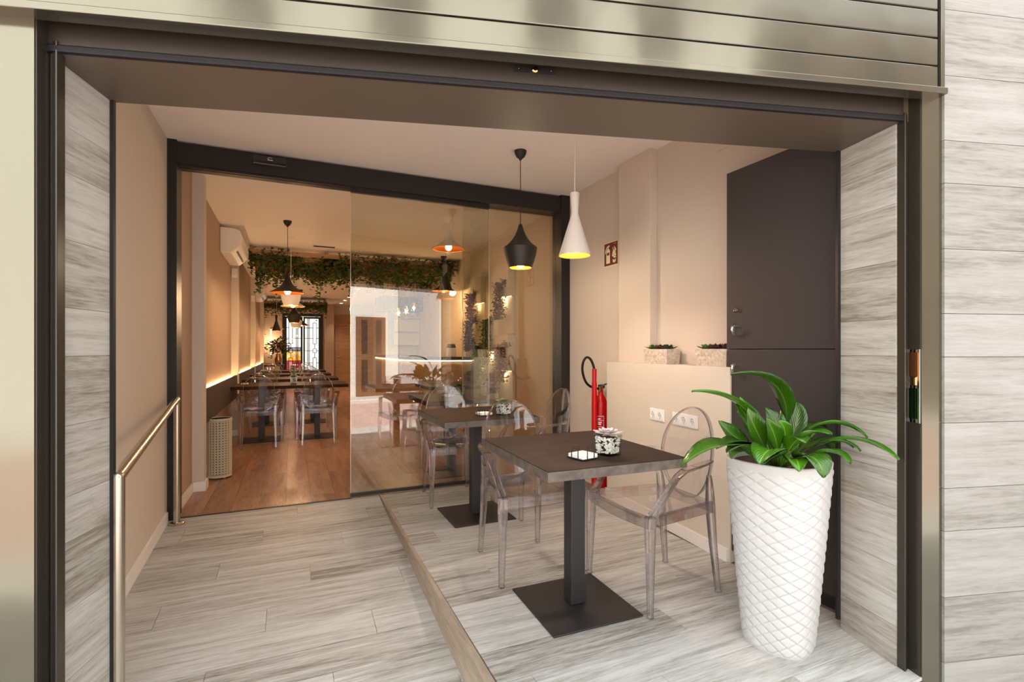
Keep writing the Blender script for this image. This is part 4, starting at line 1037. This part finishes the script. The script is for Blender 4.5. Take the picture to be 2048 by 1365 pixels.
# console with flowers
t = thing('console_shelf', 'dark console shelf with a black leg at the rear left', 'console', (-.42,16.6,0))
MB().box((-.34,-.2,.72),(.22,.2,.77)).build('shelf', M_bench, t); MB().box((.10,-.17,0),(.20,.17,.72)).build('leg', M_bench, t); MB().box((-.34,-.17,0),(-.28,.17,.72)).build('leg', M_bench, t)
t = thing('flower_vase', 'big bouquet of pink and purple flowers in a vase on the console', 'vase', (-.36,16.6,.77))
MB().lathe([(.001,0),(.07,0),(.10,.08),(.10,.18),(.06,.27),(.07,.32),(.055,.32),(.05,.27)], 20).build('vase', M_brass, t, smooth=40)
rnd = random.Random(2)
def blob(n, s=1): return [(max(-.36,rnd.gauss(0,.15))*s, rnd.gauss(0,.14)*s, .56+rnd.gauss(0,.12)*s) for _ in range(n)]
mb = MB(); leaf_cloud(mb, blob(420), .075, rnd); o = mb.build('greenery', M_vine, t); o['kind'] = 'stuff'
mb = MB()
for p in blob(46, .95): mb.sphere(p, rnd.uniform(.018,.034), 6, 4)
o = mb.build('blossoms', mottled('pink blossoms', srgb(120,50,80), srgb(210,130,150), 30, .7), t); o['kind'] = 'stuff'
t = thing('tea_light_tray', 'small tray of red tea lights on the console, left of the vase', 'tray', (-.64,16.5,.77))
MB().box((-.08,-.04,0),(.08,.04,.012)).build('tray', M_white, t)
for k in range(4): MB().lathe([(.001,.012),(.016,.012),(.016,.04),(.001,.04)], 10, (-.055+.037*k,0,0)).build('tea_light', M_red, t)
od = BX('door_2', M_oak, (1.36,17.86,0), (2.25,17.90,2.02), kind='structure')
BX('trim_12', M_oak, (1.30,17.85,2.03), (2.32,17.90,2.10), kind='structure')
BX('door_handle', M_brass, (-.38,-.05,.98), (-.27,-.03,1.0), od)
t = thing('wall_light', 'narrow vertical glowing light on the rear left wall by the console', 'lamp', (-.60,17.98,1.05))
MB().box((-.02,-.02,0),(.02,0,.85)).build('housing', M_white, t); MB().box((-.012,-.026,.02),(.012,-.02,.83)).build('diffuser', M_ledbar, t)
point('lamp light', (0,-.25,.42), 8, parent=t)

# ================================================================== RIGHT SIDE OF THE DINING ROOM: niche wall, hanging plants, bar
nw = thing('niche_wall', 'cream relief wall of staggered boxes with glowing edges, behind the glass', 'wall panel', (2.60,6.45,0))
NYS = (5.74,6.22,6.72,7.20)
for c in range(3):
    ya, yb = NYS[c], NYS[c+1]
    lev = [2.33,1.90,1.42,.95,.50] if c % 2 == 0 else [2.26,1.66,1.19,.72,.45]
    for r in range(4):
        dp = .11 if (r+c) % 2 == 0 else .045
        MB().box((-dp,ya-6.45+.004,lev[r+1]+.004),(-.004,yb-6.45-.004,lev[r]-.004)).build('relief_box', M_ledge, nw, bevel=.003)
        if dp > .1: point('niche light', (-.085,(ya+yb)/2-6.45,lev[r+1]-.045), 1.1, (1,.76,.44), .012, nw)
        if dp > .1: MB().box((-.062,ya-6.45+.03,lev[r+1]-.002),(-.052,yb-6.45-.03,lev[r+1]+.003)).build('led_strip', M_lednic, nw)
PLN = [(7.00,2.00,1.63,M_hredbrown),(5.90,2.03,1.57,M_hplum),(7.08,1.61,1.18,M_hplum),(6.36,1.58,.98,M_hgreen),(6.72,1.23,.80,M_hgreen),(5.84,1.24,.77,M_hredbrown),(6.96,.86,.66,M_hredbrown),(6.17,.86,.60,M_hplum)]
LBP = ['russet hanging plant at the upper left of the cream niche wall','plum hanging plant at the upper right of the cream niche wall','plum hanging plant at the left edge, middle of the niche wall','long sage green hanging plant in the middle of the niche wall','sage green bushy plant left of centre, lower on the niche wall','russet hanging plant at the lower right of the niche wall','small russet plant at the bottom left of the niche wall','plum plant at the bottom centre of the niche wall']
for k, (y, z0, z1, m) in enumerate(PLN):
    rnd = random.Random(40+k)
    t = thing('hanging_plant', LBP[k], 'plant', (2.49,y,z0), 0, 'hanging plants on the niche wall')
    MB().lathe([(.02,-.06),(.032,0),(.028,0),(.018,-.055)], 12, (-.03,0,0)).build('pot', M_soil, t, smooth=40)
    ln = z0-z1; pts = []
    for q in range(1000):
        s = rnd.random(); wd = .085*(math.sin(math.pi*min(1,.25+.75*(1-s)))**.8)+.012
        pts.append((-.06+rnd.gauss(0,.035), rnd.gauss(0,wd*.62), .05-ln*s*1.02))
    mb = MB(); leaf_cloud(mb, pts + [(.0+rnd.gauss(0,.03), -.05+rnd.gauss(0,.035), .05+rnd.gauss(0,.025)) for _ in range(120)], .030, rnd); o = mb.build('foliage', m, t); o['kind'] = 'stuff'
# bar: curved front, dark top with a led line under its edge
br = thing('bar_counter', 'curved wooden bar with a dark top and a glowing line, behind the glass', 'bar', (2.0,8.5,0))
outl = [(2.58,7.02),(2.1,7.16),(1.80,7.30),(1.66,7.48),(1.60,7.75),(1.60,8.4),(1.62,9.4),(1.64,10.8)]
def off(p, d):
    o_ = []
    for i, q in enumerate(p):
        a = Vector(p[min(i+1,len(p)-1)])-Vector(p[max(i-1,0)]); a.normalize(); o_.append((q[0]+a.y*d*-1, q[1]+a.x*d))
    return o_
def wallstrip(pts, th, z0, z1):
    inn = off(pts, -th); k = len(pts); mb = MB()
    P = [(x-2.0,y-8.5) for x,y in pts]; Q = [(x-2.0,y-8.5) for x,y in inn]
    vs = [(x,y,z0) for x,y in P]+[(x,y,z0) for x,y in Q]+[(x,y,z1) for x,y in P]+[(x,y,z1) for x,y in Q]
    fs = []
    for i in range(k-1): fs += [(i,i+1,2*k+i+1,2*k+i),(k+i,3*k+i,3*k+i+1,k+i+1),(i,k+i,k+i+1,i+1),(2*k+i,2*k+i+1,3*k+i+1,3*k+i)]
    return mb.add(vs, fs+[(0,2*k,3*k,k),(k-1,2*k-1,4*k-1,3*k-1)])
wallstrip(off(outl,.0), .06, 0, 1.03).build('bar_front', M_oak, br)
wallstrip(off(outl,.03), .55, 1.075, 1.11).build('bar_top', M_bench, br)
wallstrip(off(outl,.018), .012, 1.045, 1.062).build('led_strip', M_ledbar, br)
wallstrip(off(outl,-.05), .06, .95, 1.075).build('bar_core', M_bench, br)
# things behind the bar
BX('wall_bar', M_wall, (1.95,11.2,0), (2.60,11.4,2.1), kind='structure'); BX('trim_13', M_bench, (1.7,10.6,2.05), (2.60,11.3,2.35), kind='structure')
t = thing('back_bar_cabinet', 'dark framed cabinet with pale panels behind the bar', 'cabinet', (2.30,11.0,0))
MB().box((-.34,-.2,0),(.30,.19,.95)).build('base', M_bench, t); MB().box((-.34,-.12,1.25),(-.28,.19,2.05)).build('side_panel', M_bench, t)
for z in (1.32,1.62): MB().box((-.27,-.08,z),(.29,.19,z+.26)).build('panel', M_ledge, t)
MB().box((-.28,-.12,1.90),(.30,.19,1.96)).build('shelf', M_oak, t)
t = thing('ice_box', 'white bin with a grey lid standing on the bar top', 'bin', (2.26,7.42,1.11))
MB().add([(-.07,-.06,0),(.07,-.06,0),(.07,.06,0),(-.07,.06,0),(-.06,-.055,.14),(.06,-.055,.14),(.06,.055,.14),(-.06,.055,.14)], [(3,2,1,0),(4,5,6,7),(0,1,5,4),(1,2,6,5),(2,3,7,6),(3,0,4,7)]).build('body', M_white, t, bevel=.01)
MB().add([(-.065,-.058,.14),(.065,-.058,.14),(.065,.058,.14),(-.065,.058,.14),(-.05,-.04,.20),(.05,-.04,.20),(.05,.04,.20),(-.05,.04,.20)], [(3,2,1,0),(4,5,6,7),(0,1,5,4),(1,2,6,5),(2,3,7,6),(3,0,4,7)]).build('lid', mat('grey lid', srgb(90,96,104), .4), t, bevel=.01)
t = thing('coffee_grinder', 'coffee grinder with a dark hopper on the bar near the niche wall', 'grinder', (2.49,7.32,1.11))
MB().box((-.045,-.05,0),(.045,.05,.08)).build('base', M_white, t, bevel=.005); MB().box((-.03,-.02,.08),(.03,.05,.20)).build('body', M_black, t, bevel=.004)
MB().lathe([(.02,.20),(.045,.27),(.045,.31),(.001,.32)], 16, (0,0,0)).build('hopper', M_clearpot, t, smooth=40)
MB().lathe([(.001,.12),(.018,.12),(.018,.18),(.001,.18)], 12, (0,-.035,0)).build('spout', M_steel, t)
